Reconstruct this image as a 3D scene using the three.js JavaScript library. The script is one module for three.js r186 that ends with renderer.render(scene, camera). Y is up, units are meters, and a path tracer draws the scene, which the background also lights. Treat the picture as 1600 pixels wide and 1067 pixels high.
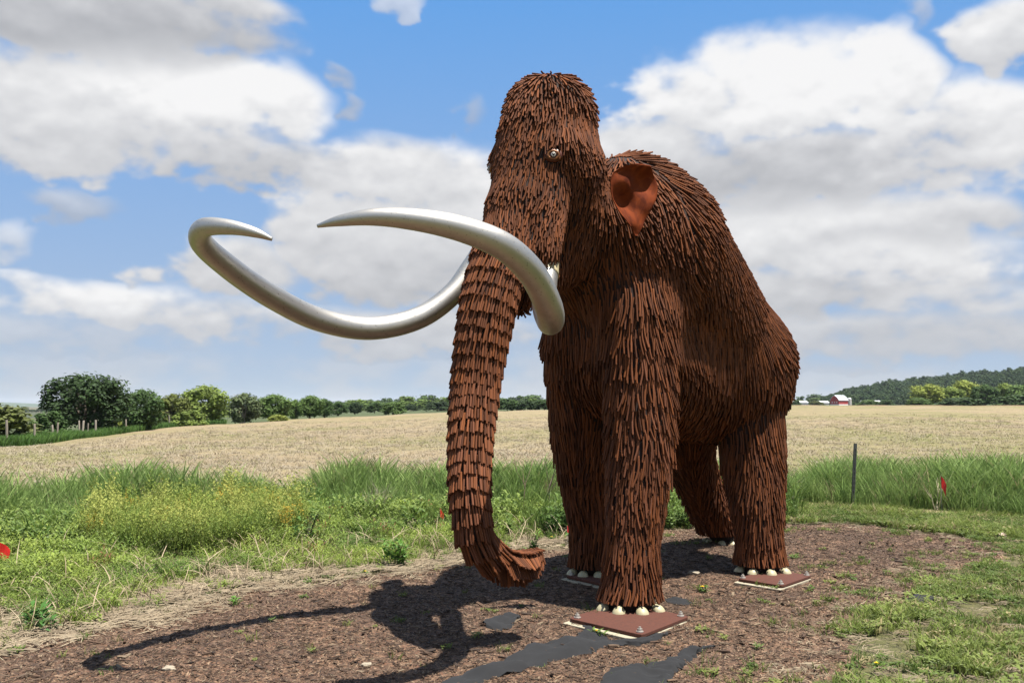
import * as THREE from 'three';
import { MarchingCubes } from 'three/addons/objects/MarchingCubes.js';
import { mergeGeometries } from 'three/addons/utils/BufferGeometryUtils.js';
import { createNoise2D, createNoise3D } from 'simplex-noise';

// ------------------------------------------------------------------ camera, sky, sun, exposure
const scene = new THREE.Scene();
const LENS = 1450, EYE = 1.6, PITCH = Math.atan(99.5 / LENS);
const camera = new THREE.PerspectiveCamera(2 * Math.atan(533.5 / LENS) * 180 / Math.PI, 1600 / 1067, 0.1, 30000);
camera.position.set(0, EYE, 0);
camera.rotation.x = PITCH;
const renderer = new THREE.WebGLRenderer();
renderer.toneMapping = THREE.LinearToneMapping;
renderer.toneMappingExposure = 2.3;
renderer.shadowMap.enabled = true;

const SUN = new THREE.Vector3(0.70, 2.45, 0.40).normalize();
const sun = new THREE.DirectionalLight(new THREE.Color(1, 0.95, 0.87), 5.0);
sun.name = 'sun';
sun.position.copy(SUN).multiplyScalar(60).add(new THREE.Vector3(1, 0, -8));
sun.target.position.set(1, 0, -8);
sun.castShadow = true;
Object.assign(sun.shadow.camera, { left: -25, right: 25, top: 25, bottom: -25, near: 1, far: 160 });
sun.shadow.mapSize.set(4096, 4096);
scene.add(sun, sun.target);

function rand(seed) { let a = seed >>> 0; return () => { a = (a + 0x6d2b79f5) | 0; let t = Math.imul(a ^ (a >>> 15), 1 | a); t = (t + Math.imul(t ^ (t >>> 7), 61 | t)) ^ t; return ((t ^ (t >>> 14)) >>> 0) / 4294967296; }; }
const noise3 = createNoise3D(rand(11)), noise2 = createNoise2D(rand(12));
const clamp = (x, a = 0, b = 1) => Math.min(b, Math.max(a, x)), lerp = (a, b, t) => a + (b - a) * t;
const smooth = (a, b, x) => { const t = clamp((x - a) / (b - a)); return t * t * (3 - 2 * t); };
function fbm3(x, y, z, n) { let s = 0, a = 0.5; for (let i = 0; i < n; i++) { s += a * noise3(x, y, z); x = x * 2.03 + 7.1; y = y * 2.03 + 3.7; z = z * 2.03 + 1.9; a *= 0.5; } return s; }
function fbm2(x, y, n) { let s = 0, a = 0.5; for (let i = 0; i < n; i++) { s += a * noise2(x, y); x = x * 2.03 + 7.1; y = y * 2.03 + 3.7; a *= 0.5; } return s; }
const table = (pairs, x) => { let i = 0; while (i < pairs.length - 2 && x > pairs[i + 1][0]) i++; const [a, u] = pairs[i], [b, v] = pairs[i + 1]; return u + (v - u) * smooth(0, 1, clamp((x - a) / (b - a))) ; };

// The sky: clear air with cumulus. Each row is one cloud mass: azimuth and height of its middle, half width and half height (degrees), brightness of its cloud.
const CLOUDS = [
  [-25.7, 21.2, 11.7, 3.2, 0.65], [-18.4, 22.9, 4.9, 1.8, 0.78], [-27.5, 16.1, 7.7, 3.6, 0.80], [-21.1, 16.9, 7.4, 3.6, 0.97], [-15.3, 17.4, 4.0, 3.0, 1.02], [-19.3, 14.7, 5.6, 1.8, 0.74],
  [-25.2, 14.8, 5.7, 2.4, 0.86], [-8.0, 13.7, 6.3, 2.6, 0.86], [-4.0, 11.9, 5.9, 4.0, 0.86], [-9.5, 10.2, 5.8, 3.2, 0.80], [-14.5, 14.3, 4.6, 1.6, 0.72], [-6.3, 8.0, 7.9, 2.4, 0.74],
  [-17.0, 8.0, 4.5, 2.2, 0.80], [-24.9, 5.8, 6.8, 1.4, 0.93], [-28.4, 6.2, 2.4, 1.2, 0.93], [-19.1, 5.0, 9.7, 1.3, 0.80], [-25.8, 4.0, 9.2, 1.1, 0.74], [-7.9, 4.4, 10.2, 1.5, 0.72],
  [-3.2, 5.6, 3.6, 1.2, 0.76], [-28.5, 9.0, 1.4, 1.0, 0.88], [-25.6, 11.1, 2.2, 1.0, 0.66], [-10.5, 19.6, 1.2, 0.9, 0.66], [-10.2, 17.9, 1.0, 0.8, 0.66], [-3.5, 17.4, 1.0, 1.0, 0.66],
  [-6.3, 23.9, 2.0, 0.7, 0.85], [15.7, 18.1, 8.0, 3.8, 1.02], [22.6, 18.0, 3.0, 3.6, 1.02], [10.4, 17.4, 4.3, 3.2, 0.95], [16.8, 13.6, 10.2, 2.8, 0.68], [26.2, 14.7, 6.0, 3.6, 0.92],
  [8.0, 15.0, 4.7, 2.4, 0.82], [17.4, 9.9, 11.3, 3.0, 0.86], [25.4, 10.2, 4.6, 1.8, 0.76], [23.3, 8.0, 6.0, 1.8, 0.93], [17.3, 6.5, 12.1, 1.8, 0.72], [25.2, 5.6, 5.7, 1.2, 0.82],
  [22.5, 3.8, 12.4, 1.6, 0.70], [28.9, 19.8, 3.1, 1.9, 0.84], [24.3, 21.7, 1.4, 0.9, 0.74], [11.7, 4.4, 7.7, 2.2, 0.74],
];
function makeSky() {
  const W = 4096, H = 2048, data = new Float32Array(W * H * 4), D = 180 / Math.PI;
  for (let row = 0; row < H; row++) {
    const up = ((row + 0.5) / H - 0.5) * Math.PI, el = up * D, y = Math.sin(up), c = Math.cos(up);
    const t = clamp(el / 26), e2 = clamp((el - 26) / 64);
    // clear air: pale at the horizon, blue above
    const air = [lerp(lerp(0.54, 0.125, Math.pow(t, 0.6)), 0.08, e2), lerp(lerp(0.62, 0.365, Math.pow(t, 0.6)), 0.26, e2), lerp(lerp(0.68, 0.80, Math.pow(t, 0.5)), 0.62, e2)];
    const below = [0.22, 0.21, 0.14];
    for (let col = 0; col < W; col++) {
      const o = (row * W + col) * 4;
      data[o + 3] = 1;
      if (el < -0.5) { const k = smooth(-0.5, -6, el); for (let i = 0; i < 3; i++) data[o + i] = lerp(air[i], below[i], k); continue; }
      const th = ((col + 0.5) / W - 0.5) * 2 * Math.PI, x = Math.cos(th) * c, z = Math.sin(th) * c;
      let az = th * D + 90; if (az > 180) az -= 360;
      const S = 7, wx = x * S, wy = y * S * 1.7, wz = z * S;
      const inner = Math.abs(az) < 44 && el < 34;
      let n1 = fbm3(wx * 0.8, wy * 0.8, wz * 0.8, 3), n2 = fbm3(wx * 2.6 + 9, wy * 2.6, wz * 2.6, inner ? 5 : 3);
      let f = -9, ts = 0, tw = 0, thin = 1;
      if (inner) {
        const wa = az + n1 * 2.6 + n2 * 1.1, we = el + n1 * 0.9 + n2 * 0.6;
        for (const [a, e, ra, re, tone] of CLOUDS) {
          const dx = (wa - a) / ra, dy = (we - e) / re, q = 1 - dx * dx - dy * dy * (dy < 0 ? 1.25 : 1);
          if (q < -0.6) continue;
          const big = clamp(re / 2.4, 0.45, 1);
          if (q * big > f) { f = q * big; thin = re < 1.15 ? 0.62 : 1; }
          const w = Math.pow(clamp(q + 0.35, 0, 1.4), 2); ts += w * tone * (1 + 0.16 * clamp(dy, -1, 1)); tw += w;
        }
      }
      const fade = smooth(34, 44, Math.abs(az)) + smooth(24.5, 31, el), g = fbm3(wx * 0.55 + 3, wy * 0.8, wz * 0.55, 4) * 2.1 + 0.12;
      if (fade > 0) { const q = lerp(-0.8, g, clamp(fade)); if (q > f) f = q; const w = clamp(q + 0.35, 0, 1.4) ** 2; ts += w * (0.82 + 0.2 * n1); tw += w; }
      const dens = f + n2 * 0.58 + n1 * 0.12;
      let alpha = 0.97 * thin * smooth(-0.28, lerp(0.72, 0.34, clamp(n1 * 1.4 + 0.5)), dens);
      const haze = smooth(7, 0, el);
      // veil low down
      alpha = Math.max(alpha * (1 - 0.25 * haze), 0.6 * smooth(-0.35, 0.3, n1 + 0.4 * n2) * haze);
      if (alpha > 0 ) {
        const n3 = fbm3(wx * 2.6 + 9, (wy + 0.13) * 2.6, wz * 2.6, inner ? 4 : 2);
        let tone = tw > 0 ? ts / tw : 0.75;
        tone *= 1 + 0.07 * (n2 - n3) + 0.03 * n2 + 0.07 * n1;
        tone = lerp(tone + 0.03, 0.80, 0.55 * haze);
        const L = Math.pow(clamp(tone, 0.3, 1.06), 1.3) * 0.88, k = clamp((tone - 0.6) / 0.45);
        const cl = [L * lerp(0.97, 1.0, k), L * lerp(0.985, 0.99, k), L * lerp(1.03, 0.985, k)];
        for (let i = 0; i < 3; i++) data[o + i] = lerp(air[i], cl[i], alpha);
      } else for (let i = 0; i < 3; i++) data[o + i] = air[i];
    }
  }
  for (let i = 0; i < data.length; i++) if (i % 4 < 3) data[i] /= 2.3;
  const t = new THREE.DataTexture(data, W, H, THREE.RGBAFormat, THREE.FloatType);
  t.mapping = THREE.EquirectangularReflectionMapping; t.magFilter = t.minFilter = THREE.LinearFilter; t.needsUpdate = true;
  return t;
}
scene.background = makeSky();
scene.environment = scene.background;

// ------------------------------------------------------------------ helpers
const V = (x, y, z) => new THREE.Vector3(x, y, z), CP = Math.cos(PITCH), SP = Math.sin(PITCH);
function ray(px, py) { const u = (px - 800) / LENS, v = (533.5 - py) / LENS; return V(u, v * CP + SP, -(CP - v * SP)); }      // survey of the photograph: a sight line
function at(px, py, d) { const r = ray(px, py), t = d / -r.z; return V(r.x * t, EYE + r.y * t, -d); }                          // ... the point on it at distance d
function ground(px, py, y = 0) { const r = ray(px, py), t = (y - EYE) / r.y; return V(r.x * t, y, r.z * t); }                   // ... the point of the ground it meets
const azOf = (px) => Math.atan((px - 800) / LENS / CP);
const counts = {};
function numbered(name) { const n = counts[name] = (counts[name] ?? -1) + 1; return n ? name + '_' + String(n).padStart(3, '0') : name; }
function tag(o, label, category, group, kind) { Object.assign(o.userData, label && { label }, category && { category }, group && { group }, kind && { kind }); return o; }
function thing(name, label, category, p, turn = 0, group) { const o = new THREE.Group(); o.name = numbered(name); o.position.copy(p); o.rotation.y = turn; scene.add(o); return tag(o, label, category, group); }
function part(name, geometry, material, parent) { const m = new THREE.Mesh(geometry, material); m.name = name; parent.add(m); return m; }
function struct(name, geometry, material) { const m = new THREE.Mesh(geometry, material); m.name = name; m.userData.kind = 'structure'; scene.add(m); return m; }
const rgb = (r, g, b) => new THREE.Color().setRGB(r, g, b);
const std = (c, o = {}) => new THREE.MeshStandardMaterial({ color: c, roughness: 0.9, ...o });
const leafMat = (c, through = 0.3) => new THREE.MeshPhysicalMaterial({ color: c, roughness: 0.95, transmission: through, thickness: 0, side: THREE.DoubleSide, specularIntensity: 0.3 });
class Geo {                                                            // collects faces
  constructor() { this.p = []; this.n = []; this.uv = []; this.c = []; this.i = []; }
  v(p, uv = [0, 0], c) { this.p.push(p.x, p.y, p.z); this.uv.push(uv[0], uv[1]); if (c) this.c.push(...c); return this.p.length / 3 - 1; }
  tri(a, b, c) { this.i.push(a, b, c); }
  quad(a, b, c, d) { this.i.push(a, b, c, a, c, d); }
  build(flat) {
    let g = new THREE.BufferGeometry();
    g.setAttribute('position', new THREE.Float32BufferAttribute(this.p, 3)); g.setAttribute('uv', new THREE.Float32BufferAttribute(this.uv, 2));
    if (this.c.length) g.setAttribute('color', new THREE.Float32BufferAttribute(this.c, 3));
    g.setIndex(this.i); if (flat) g = g.toNonIndexed(); g.computeVertexNormals(); return g;
  }
}
function sweep(points, radii, N, sides, geo = new Geo(), caps = true) {  // a round tapering bar along a smooth line
  const curve = points.length === 2 ? new THREE.LineCurve3(points[0], points[1]) : new THREE.CatmullRomCurve3(points, false, 'centripetal');
  let t0 = curve.getTangent(0), nrm = Math.abs(t0.y) < 0.9 ? V(0, 1, 0) : V(1, 0, 0); nrm.addScaledVector(t0, -nrm.dot(t0)).normalize();
  const len = curve.getLength(), first = geo.p.length / 3;
  for (let k = 0; k <= N; k++) {
    const u = k / N, p = curve.getPoint(u), t = curve.getTangent(u); nrm.addScaledVector(t, -nrm.dot(t)).normalize(); const b = t.clone().cross(nrm);
    const q = u * (radii.length - 1), i = Math.min(radii.length - 2, Math.floor(q)), r = lerp(radii[i], radii[i + 1], q - i);
    for (let s = 0; s <= sides; s++) { const a = s / sides * Math.PI * 2; geo.v(p.clone().addScaledVector(nrm, Math.cos(a) * r).addScaledVector(b, Math.sin(a) * r), [s / sides, u * len]); }
  }
  for (let k = 0; k < N; k++) for (let s = 0; s < sides; s++) { const a = first + k * (sides + 1) + s; geo.quad(a, a + 1, a + sides + 2, a + sides + 1); }
  if (caps) for (const [k, flip] of [[0, 1], [N, 0]]) { const c = geo.v(curve.getPoint(k / N)); for (let s = 0; s < sides; s++) { const a = first + k * (sides + 1) + s; flip ? geo.tri(c, a + 1, a) : geo.tri(c, a, a + 1); } }
  return geo;
}
function instances(name, geometry, material, list, parent) {            // list of [Matrix4, Color]
  const m = new THREE.InstancedMesh(geometry, material, list.length); m.name = name; m.userData.kind = 'stuff';
  list.forEach(([mat, c], k) => { m.setMatrixAt(k, mat); m.setColorAt(k, c); });
  (parent ?? scene).add(m); return m;
}
function inside(poly, x, z) { let r = false; for (let i = 0, j = poly.length - 1; i < poly.length; j = i++) { const a = poly[i], b = poly[j]; if ((a.z > z) !== (b.z > z) && x < (b.x - a.x) * (z - a.z) / (b.z - a.z) + a.x) r = !r; } return r; }
const area = (pixels) => pixels.map(([x, y]) => ground(x, y));
function edgeDistance(poly, x, z) { let best = 1e9; for (let i = 0, j = poly.length - 1; i < poly.length; j = i++) { const a = poly[j], b = poly[i], dx = b.x - a.x, dz = b.z - a.z, t = clamp(((x - a.x) * dx + (z - a.z) * dz) / (dx * dx + dz * dz)); best = Math.min(best, Math.hypot(a.x + dx * t - x, a.z + dz * t - z)); } return best; }
function scatter(poly, n, seed, keep) {
  const r = rand(seed), xs = poly.map((p) => p.x), zs = poly.map((p) => p.z), x0 = Math.min(...xs), x1 = Math.max(...xs), z0 = Math.min(...zs), z1 = Math.max(...zs), out = [];
  for (let k = 0; k < n; k++) { const x = lerp(x0, x1, r()), z = lerp(z0, z1, r()); if (inside(poly, x, z) && (!keep || r() < keep(x, z))) out.push([x, z]); }
  return out;
}
const up = V(0, 1, 0), M4 = () => new THREE.Matrix4(), Q = () => new THREE.Quaternion();
function place(x, y, z, turn, s, sy = s, tilt = 0, r) { const q = Q().setFromAxisAngle(up, turn); if (tilt) q.premultiply(Q().setFromAxisAngle(V(Math.cos(turn * 7), 0, Math.sin(turn * 7)), tilt)); return M4().compose(V(x, y, z), q, V(s, sy, s)); }

// canvas textures of litter: short strokes of many tones, tiling
function litter(size, base, strokes, seed, draw) {
  const c = document.createElement('canvas'); c.width = c.height = size; const g = c.getContext('2d'), r = rand(seed);
  g.fillStyle = base; g.fillRect(0, 0, size, size);
  for (let k = 0; k < strokes; k++) draw(g, r, size, (f) => { const x = r() * size, y = r() * size, a = r() * Math.PI * 2; for (const ox of [-size, 0, size]) for (const oy of [-size, 0, size]) { if (x + ox < -60 || x + ox > size + 60 || y + oy < -60 || y + oy > size + 60) continue; g.save(); g.translate(x + ox, y + oy); g.rotate(a); f(); g.restore(); } });
  const t = new THREE.CanvasTexture(c); t.colorSpace = THREE.SRGBColorSpace; t.wrapS = t.wrapT = THREE.RepeatWrapping; return t;
}
const pick = (r, list) => list[Math.floor(r() * list.length)];
const repeat = (t, k) => { const c = t.clone(); c.repeat.set(k, k); c.needsUpdate = true; return c; };

// ------------------------------------------------------------------ the ground
const SLOPE = [[-3.14, 0], [-1.6, -0.004], [-0.9, -0.019], [-0.62, -0.0205], [-0.48, -0.0195], [-0.3, -0.0092], [-0.2, -0.0052], [-0.02, 0.0003], [0.3, 0.0040], [0.6, 0.0044], [1.2, 0.003], [2.2, 0], [3.14, 0]];
function height(x, z) {
  const r = Math.hypot(x, z), a = Math.atan2(x, -z); let ramp = Math.max(0, r - 18);
  ramp = ramp < 300 ? ramp : 300 + 120 * (1 - Math.exp(-(ramp - 300) / 120));
  const rough = smooth(14, 40, r) * (0.06 + smooth(60, 300, r) * 0.2) * noise2(x * 0.045, z * 0.045) + 0.02 * noise2(x * 0.5, z * 0.5) * smooth(5, 12, r);
  return table(SLOPE, a) * ramp * ramp / (ramp + 3) + rough - smooth(500, 3000, r) * 1.5;
}
const FIELD_FAR = [[-0.75, 34], [-0.504, 60], [-0.30, 128], [-0.22, 168], [-0.137, 205], [0.034, 240], [0.29, 410], [0.505, 335], [1.2, 240]];
{
  const g = new Geo(), R = 150, A = 288;
  for (let k = 0; k <= R; k++) for (let j = 0; j <= A; j++) {
    const r = k === 0 ? 0 : 0.8 * Math.pow(11000 / 0.8, (k - 1) / (R - 1)), a = j / A * Math.PI * 2, x = Math.sin(a) * r, z = -Math.cos(a) * r, w = Math.atan2(x, -z);
    let c = [0.20, 0.165, 0.085]; const n = fbm2(x * 0.3, z * 0.3, 3);
    c = c.map((q, i) => lerp(q, [0.12, 0.15, 0.045][i], clamp(0.45 + n)));
    const far = table(FIELD_FAR, clamp(w, -0.75, 1.2)), k1 = smooth(far - 20, far, r), m = fbm2(x * 0.004 + 5, z * 0.012, 3);
    c = c.map((q, i) => lerp(q, lerp([0.075, 0.125, 0.03][i], [0.10, 0.13, 0.05][i], clamp(m + 0.4)), k1));
    const k2 = smooth(420, 900, r); c = c.map((q, i) => lerp(q, m > 0.05 ? [0.24, 0.21, 0.13][i] : [0.07, 0.095, 0.045][i], k2));
    g.v(V(x, height(x, z) - 0.03 - smooth(20, 60, r) * 0.12, z), [x / 2.2, z / 2.2], c);
  }
  for (let k = 0; k < R; k++) for (let j = 0; j < A; j++) { const q = k * (A + 1) + j; g.quad(q, q + 1, q + A + 2, q + A + 1); }
  const tex = litter(1024, '#b9b3a2', 9000, 21, (c, r, s, put) => put(() => { c.fillStyle = pick(r, ['#e8dcc0', '#cfc4a6', '#8d8674', '#f4ead2', '#a59a80', '#6f6a5a', '#dcd6bc']); c.fillRect(0, 0, 6 + r() * 34, 1 + r() * 2.4); }));
  struct('ground', g.build(), std(0xffffff, { vertexColors: true, map: tex, bumpMap: tex, bumpScale: 0.02 }));
}
{ // harvested field: straw litter over the whole of it
  const g = new Geo(), R = 110, A = 150;
  for (let k = 0; k <= R; k++) for (let j = 0; j <= A; j++) {
    const a = lerp(-0.75, 1.2, j / A), far = table(FIELD_FAR, a), r = 14.5 * Math.pow(far / 14.5, k / R), x = Math.sin(a) * r, z = -Math.cos(a) * r;
    const n = fbm2(x * 0.05 + 2, z * 0.022, 4), n2 = fbm2(x * 0.4, z * 0.25, 3), right = smooth(0.1, 0.35, a);
    const n3 = fbm2(x * 0.012 + z * 0.02 + 60, z * 0.11, 3); let c = [0.72, 0.71, 0.69].map((q) => q * (1 + 0.16 * n2 + 0.18 * n3));
    const green = clamp(0.18 + 0.5 * n3 + 0.16 * right + n * (0.75 + right * 0.3) + 0.5 * smooth(0.55, 0.9, r / far) * right * smooth(0.98, 0.8, r / far) + smooth(-0.36, -0.5, a) * smooth(30, 45, r) * 0.7, 0, 0.85);
    c = c.map((q, i) => lerp(q, [0.47, 0.56, 0.31][i], green));
    c = c.map((q, i) => lerp(q, [0.47, 0.37, 0.29][i], 0.75 * smooth(0.82, 0.97, r / far + n * 0.06) * smooth(0.2, 0.3, a)));
    g.v(V(x, height(x, z) + 0.04 + 0.035 * n2 - (k === 0 ? 0.4 : 0), z), [x / 5, z / 5], c);
  }
  for (let k = 0; k < R; k++) for (let j = 0; j < A; j++) { const q = k * (A + 1) + j; g.quad(q, q + 1, q + A + 2, q + A + 1); }
  const tex = litter(1024, '#8e7d5f', 16000, 22, (c, r, s, put) => put(() => { c.fillStyle = pick(r, ['#b8a27a', '#c9b48c', '#a08c68', '#7d6c50', '#d9c7a2', '#8d8a58', '#6b5b44', '#c2ab86']); c.fillRect(0, 0, 5 + r() * 26, 1 + r() * 1.8); }));
  struct('stubble_field', g.build(), std(rgb(0.88, 0.88, 0.88), { vertexColors: true, map: tex, bumpMap: tex, bumpScale: 0.03 }));
}
// mulch bed
const MULCH = area([[-420, 1120], [-160, 1032], [0, 1008], [60, 1000], [150, 982], [250, 955], [330, 932], [420, 915], [500, 908], [600, 898], [690, 884], [760, 872], [870, 854], [960, 838], [1040, 827], [1100, 823], [1230, 818], [1330, 820], [1420, 828], [1490, 837], [1550, 850], [1570, 866], [1500, 884], [1440, 902], [1420, 935], [1335, 958], [1295, 988], [1330, 1022], [1262, 1067], [1180, 1160], [1200, 1500], [-900, 1500]]);
const mulchEdge = (x, z) => (inside(MULCH, x, z) ? 1 : -1) * edgeDistance(MULCH, x, z) + 0.16 * fbm2(x * 1.7, z * 1.7, 3);
const mulchTop = (x, z) => height(x, z) + 0.012 + 0.022 * fbm2(x * 1.3 + 8, z * 1.3, 3) + 0.012 * noise2(x * 6, z * 6);
{
  const g = new Geo(), step = 0.07, x0 = -7.5, x1 = 8, z0 = -14.2, z1 = -2.2, nx = Math.round((x1 - x0) / step), nz = Math.round((z1 - z0) / step), id = new Int32Array((nx + 1) * (nz + 1)).fill(-1), e = new Float32Array((nx + 1) * (nz + 1));
  for (let j = 0; j <= nz; j++) for (let i = 0; i <= nx; i++) e[j * (nx + 1) + i] = mulchEdge(x0 + i * step, z0 + j * step);
  const vert = (i, j) => { const k = j * (nx + 1) + i; if (id[k] < 0) { const x = x0 + i * step, z = z0 + j * step, q = fbm2(x * 0.7 + 3, z * 0.7, 4), t = clamp(0.5 + q * 1.1), pale = smooth(1.1, 0.1, e[k]); let c = [lerp(0.47, 0.70, t), lerp(0.43, 0.64, t), lerp(0.37, 0.55, t)]; c = c.map((v, n) => v * lerp(1, [1.25, 1.32, 1.4][n], pale * 0.8)); id[k] = g.v(V(x, mulchTop(x, z) - 0.05 * smooth(0.12, -0.1, e[k]), z), [x / 1.7, z / 1.7], c); } return id[k]; };
  for (let j = 0; j < nz; j++) for (let i = 0; i < nx; i++) if (Math.max(e[j * (nx + 1) + i], e[(j + 1) * (nx + 1) + i + 1]) > -0.05) g.quad(vert(i, j), vert(i, j + 1), vert(i + 1, j + 1), vert(i + 1, j));
  const tex = litter(1024, '#54402f', 15000, 23, (c, r, s, put) => put(() => { c.fillStyle = pick(r, ['#6b5140', '#5c4433', '#7d6350', '#463225', '#8a715d', '#3a2a1f', '#765a45', '#6a4a37', '#9c8672']); c.beginPath(); c.ellipse(0, 0, 3 + r() * 15, 1 + r() * 3.5, 0, 0, 7); c.fill(); }));
  struct('mulch_bed', g.build(), std(rgb(1, 1, 1), { vertexColors: true, map: tex, bumpMap: tex, bumpScale: 0.015 }));
}
// wood chips lying on the bed
function chipGeometry() { const g = new THREE.BoxGeometry(1, 0.16, 0.34, 2, 1, 1), p = g.attributes.position, r = rand(5); for (let i = 0; i < p.count; i++) { const x = p.getX(i); p.setZ(i, p.getZ(i) * (1 - 0.5 * Math.abs(x)) ); p.setY(i, p.getY(i) + 0.12 * (0.25 - x * x)); } g.computeVertexNormals(); return g; }
{
  const r = rand(31), list = [], tones = [[0.075, 0.043, 0.027], [0.095, 0.056, 0.036], [0.06, 0.034, 0.022], [0.115, 0.072, 0.047], [0.08, 0.046, 0.029], [0.045, 0.027, 0.018], [0.14, 0.095, 0.066], [0.22, 0.17, 0.125]];
  for (const [x, z] of scatter(MULCH, 270000, 32, (x, z) => (z > -3.5 ? 0.1 : 1) * (x < -5.5 ? 0.4 : 1) * clamp(1.25 + z / 28))) {
    if (mulchEdge(x, z) < -0.04) continue;
    const pale = smooth(1.0, 0.1, mulchEdge(x, z)), t = tones[Math.floor(Math.pow(r(), 1.15 - 0.55 * pale) * tones.length)], s = 0.008 + 0.022 * r() * r() + (r() < 0.01 ? 0.04 : 0), b = (0.8 + 0.4 * r()) * (1 + 0.35 * pale);
    const q = Q().setFromEuler(new THREE.Euler((r() - 0.5) * 0.7, r() * 6.3, (r() - 0.5) * 0.6));
    list.push([M4().compose(V(x, mulchTop(x, z) + 0.004, z), q, V(s * (1 + r() * 0.7), s * (0.6 + r() * 0.5), s * (0.7 + r() * 0.7))), rgb(t[0] * b * 0.63, t[1] * b * 0.59, t[2] * b * 0.50)]);
  }
  tag(instances('wood_chips', chipGeometry(), std(0xffffff), list), 'brown shredded wood chips spread over the bed under the mammoth', 'wood chips');
}

// ------------------------------------------------------------------ the mammoth
const O = V(0.8, 0, -7.9), B = V(0.63, 0, -0.78).normalize(), S = V(0.78, 0, 0.63).normalize();
const mammoth = thing('mammoth_sculpture', 'rust brown mammoth sculpture covered in steel rods with two silver tusks', 'sculpture', O, Math.atan2(0.78, 0.63));
const L = (w) => { const d = w.clone().sub(O); return V(d.dot(B), d.y, d.dot(S)); };                    // world to the mammoth's own axes (back, up, near side)
const toWorld = (l) => O.clone().addScaledVector(B, l.x).addScaledVector(S, l.z).add(V(0, l.y, 0));
const BONES = [];
function bone(a, ra, b, rb, k = 0.16) { const A = V(...a), d = V(...b).sub(A); BONES.push({ ax: A.x, ay: A.y, az: A.z, dx: d.x, dy: d.y, dz: d.z, dd: d.lengthSq() || 1e-9, ra, rb, k }); }
// trunk of the body
bone([0.42, 2.93, 0], 0.84, [1.92, 2.10, 0], 0.73);
bone([0.42, 2.05, 0], 0.60, [1.86, 1.90, 0], 0.66);
bone([0.35, 3.35, 0], 0.42, [0.85, 3.22, 0], 0.42, 0.2);
bone([-0.62, 3.15, 0], 0.38, [0.25, 2.9, 0], 0.62);
// head
bone([-0.79, 3.88, 0], 0.355, [-0.80, 3.46, 0], 0.43, 0.14);
bone([-0.80, 3.46, 0], 0.43, [-0.68, 3.0, 0], 0.33, 0.06);
bone([-0.93, 3.74, 0], 0.30, [-1.14, 3.12, 0], 0.265, 0.08);
bone([-1.14, 3.12, 0], 0.26, [-1.36, 2.70, 0], 0.225, 0.06);
bone([-1.36, 2.70, 0], 0.225, [-1.47, 2.48, 0], 0.18, 0.06);
for (const s of [-1, 1]) { bone([-1.04, 3.26, 0.17 * s], 0.18, [-1.21, 2.76, 0.256 * s], 0.12, 0.06); bone([-0.92, 3.60, 0.2 * s], 0.11, [-0.98, 3.58, 0.24 * s], 0.09, 0.16); }
bone([-0.70, 2.8, 0], 0.26, [-1.14, 2.46, 0], 0.11, 0.12);
// legs: near fore, far fore, near hind, far hind
function leg(points, radii, k) {                                         // one smooth tapering limb through its joints
  const line = new THREE.CatmullRomCurve3(points.map((p) => V(...p)), false, 'centripetal'), N = 16, n = radii.length - 1;
  const rad = (u) => { const q = u * n, i = Math.min(n - 1, Math.floor(q)); return lerp(radii[i], radii[i + 1], q - i); };
  for (let m = 0; m < N; m++) bone(line.getPoint(m / N).toArray(), rad(m / N), line.getPoint((m + 1) / N).toArray(), rad((m + 1) / N), m ? 0.035 : k);
}
leg([[-0.06, 2.3, 0.36], [-0.22, 1.25, 0.46], [-0.36, 0.6, 0.48], [-0.42, 0.14, 0.48]], [0.31, 0.258, 0.20, 0.205], 0.3);
leg([[0.24, 2.2, -0.42], [0.42, 1.2, -0.52], [0.56, 0.55, -0.55], [0.63, 0.14, -0.57]], [0.34, 0.265, 0.195, 0.188], 0.25);
leg([[1.94, 2.0, 0.36], [1.86, 1.1, 0.47], [1.74, 0.5, 0.57], [1.73, 0.14, 0.59]], [0.38, 0.30, 0.212, 0.205], 0.4);
leg([[2.0, 1.85, -0.30], [2.40, 1.1, -0.50], [2.98, 0.5, -0.60], [3.38, 0.14, -0.62]], [0.42, 0.255, 0.19, 0.175], 0.2);
function sdf(x, y, z) {
  let d = 9;
  for (const b of BONES) {
    const px = x - b.ax, py = y - b.ay, pz = z - b.az; let t = (px * b.dx + py * b.dy + pz * b.dz) / b.dd; t = t < 0 ? 0 : t > 1 ? 1 : t;
    const e = Math.sqrt((px - b.dx * t) ** 2 + (py - b.dy * t) ** 2 + (pz - b.dz * t) ** 2) - (b.ra + (b.rb - b.ra) * t), h = b.k - Math.abs(d - e);
    d = Math.min(d, e) - (h > 0 ? h * h / (4 * b.k) : 0);
  }
  return d;
}
function gradient(p, out) { const e = 0.004; out.set(sdf(p.x + e, p.y, p.z) - sdf(p.x - e, p.y, p.z), sdf(p.x, p.y + e, p.z) - sdf(p.x, p.y - e, p.z), sdf(p.x, p.y, p.z + e) - sdf(p.x, p.y, p.z - e)); return out.normalize(); }
const rustTex = litter(512, '#c08a70', 1600, 41, (c, r, s, put) => put(() => { c.globalAlpha = 0.35; c.fillStyle = pick(r, ['#cf957a', '#a9755e', '#d08e6a', '#9c6a54', '#d9a186', '#b47a62']); c.beginPath(); c.ellipse(0, 0, 2 + r() * 14, 2 + r() * 9, 0, 0, 7); c.fill(); }));
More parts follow.
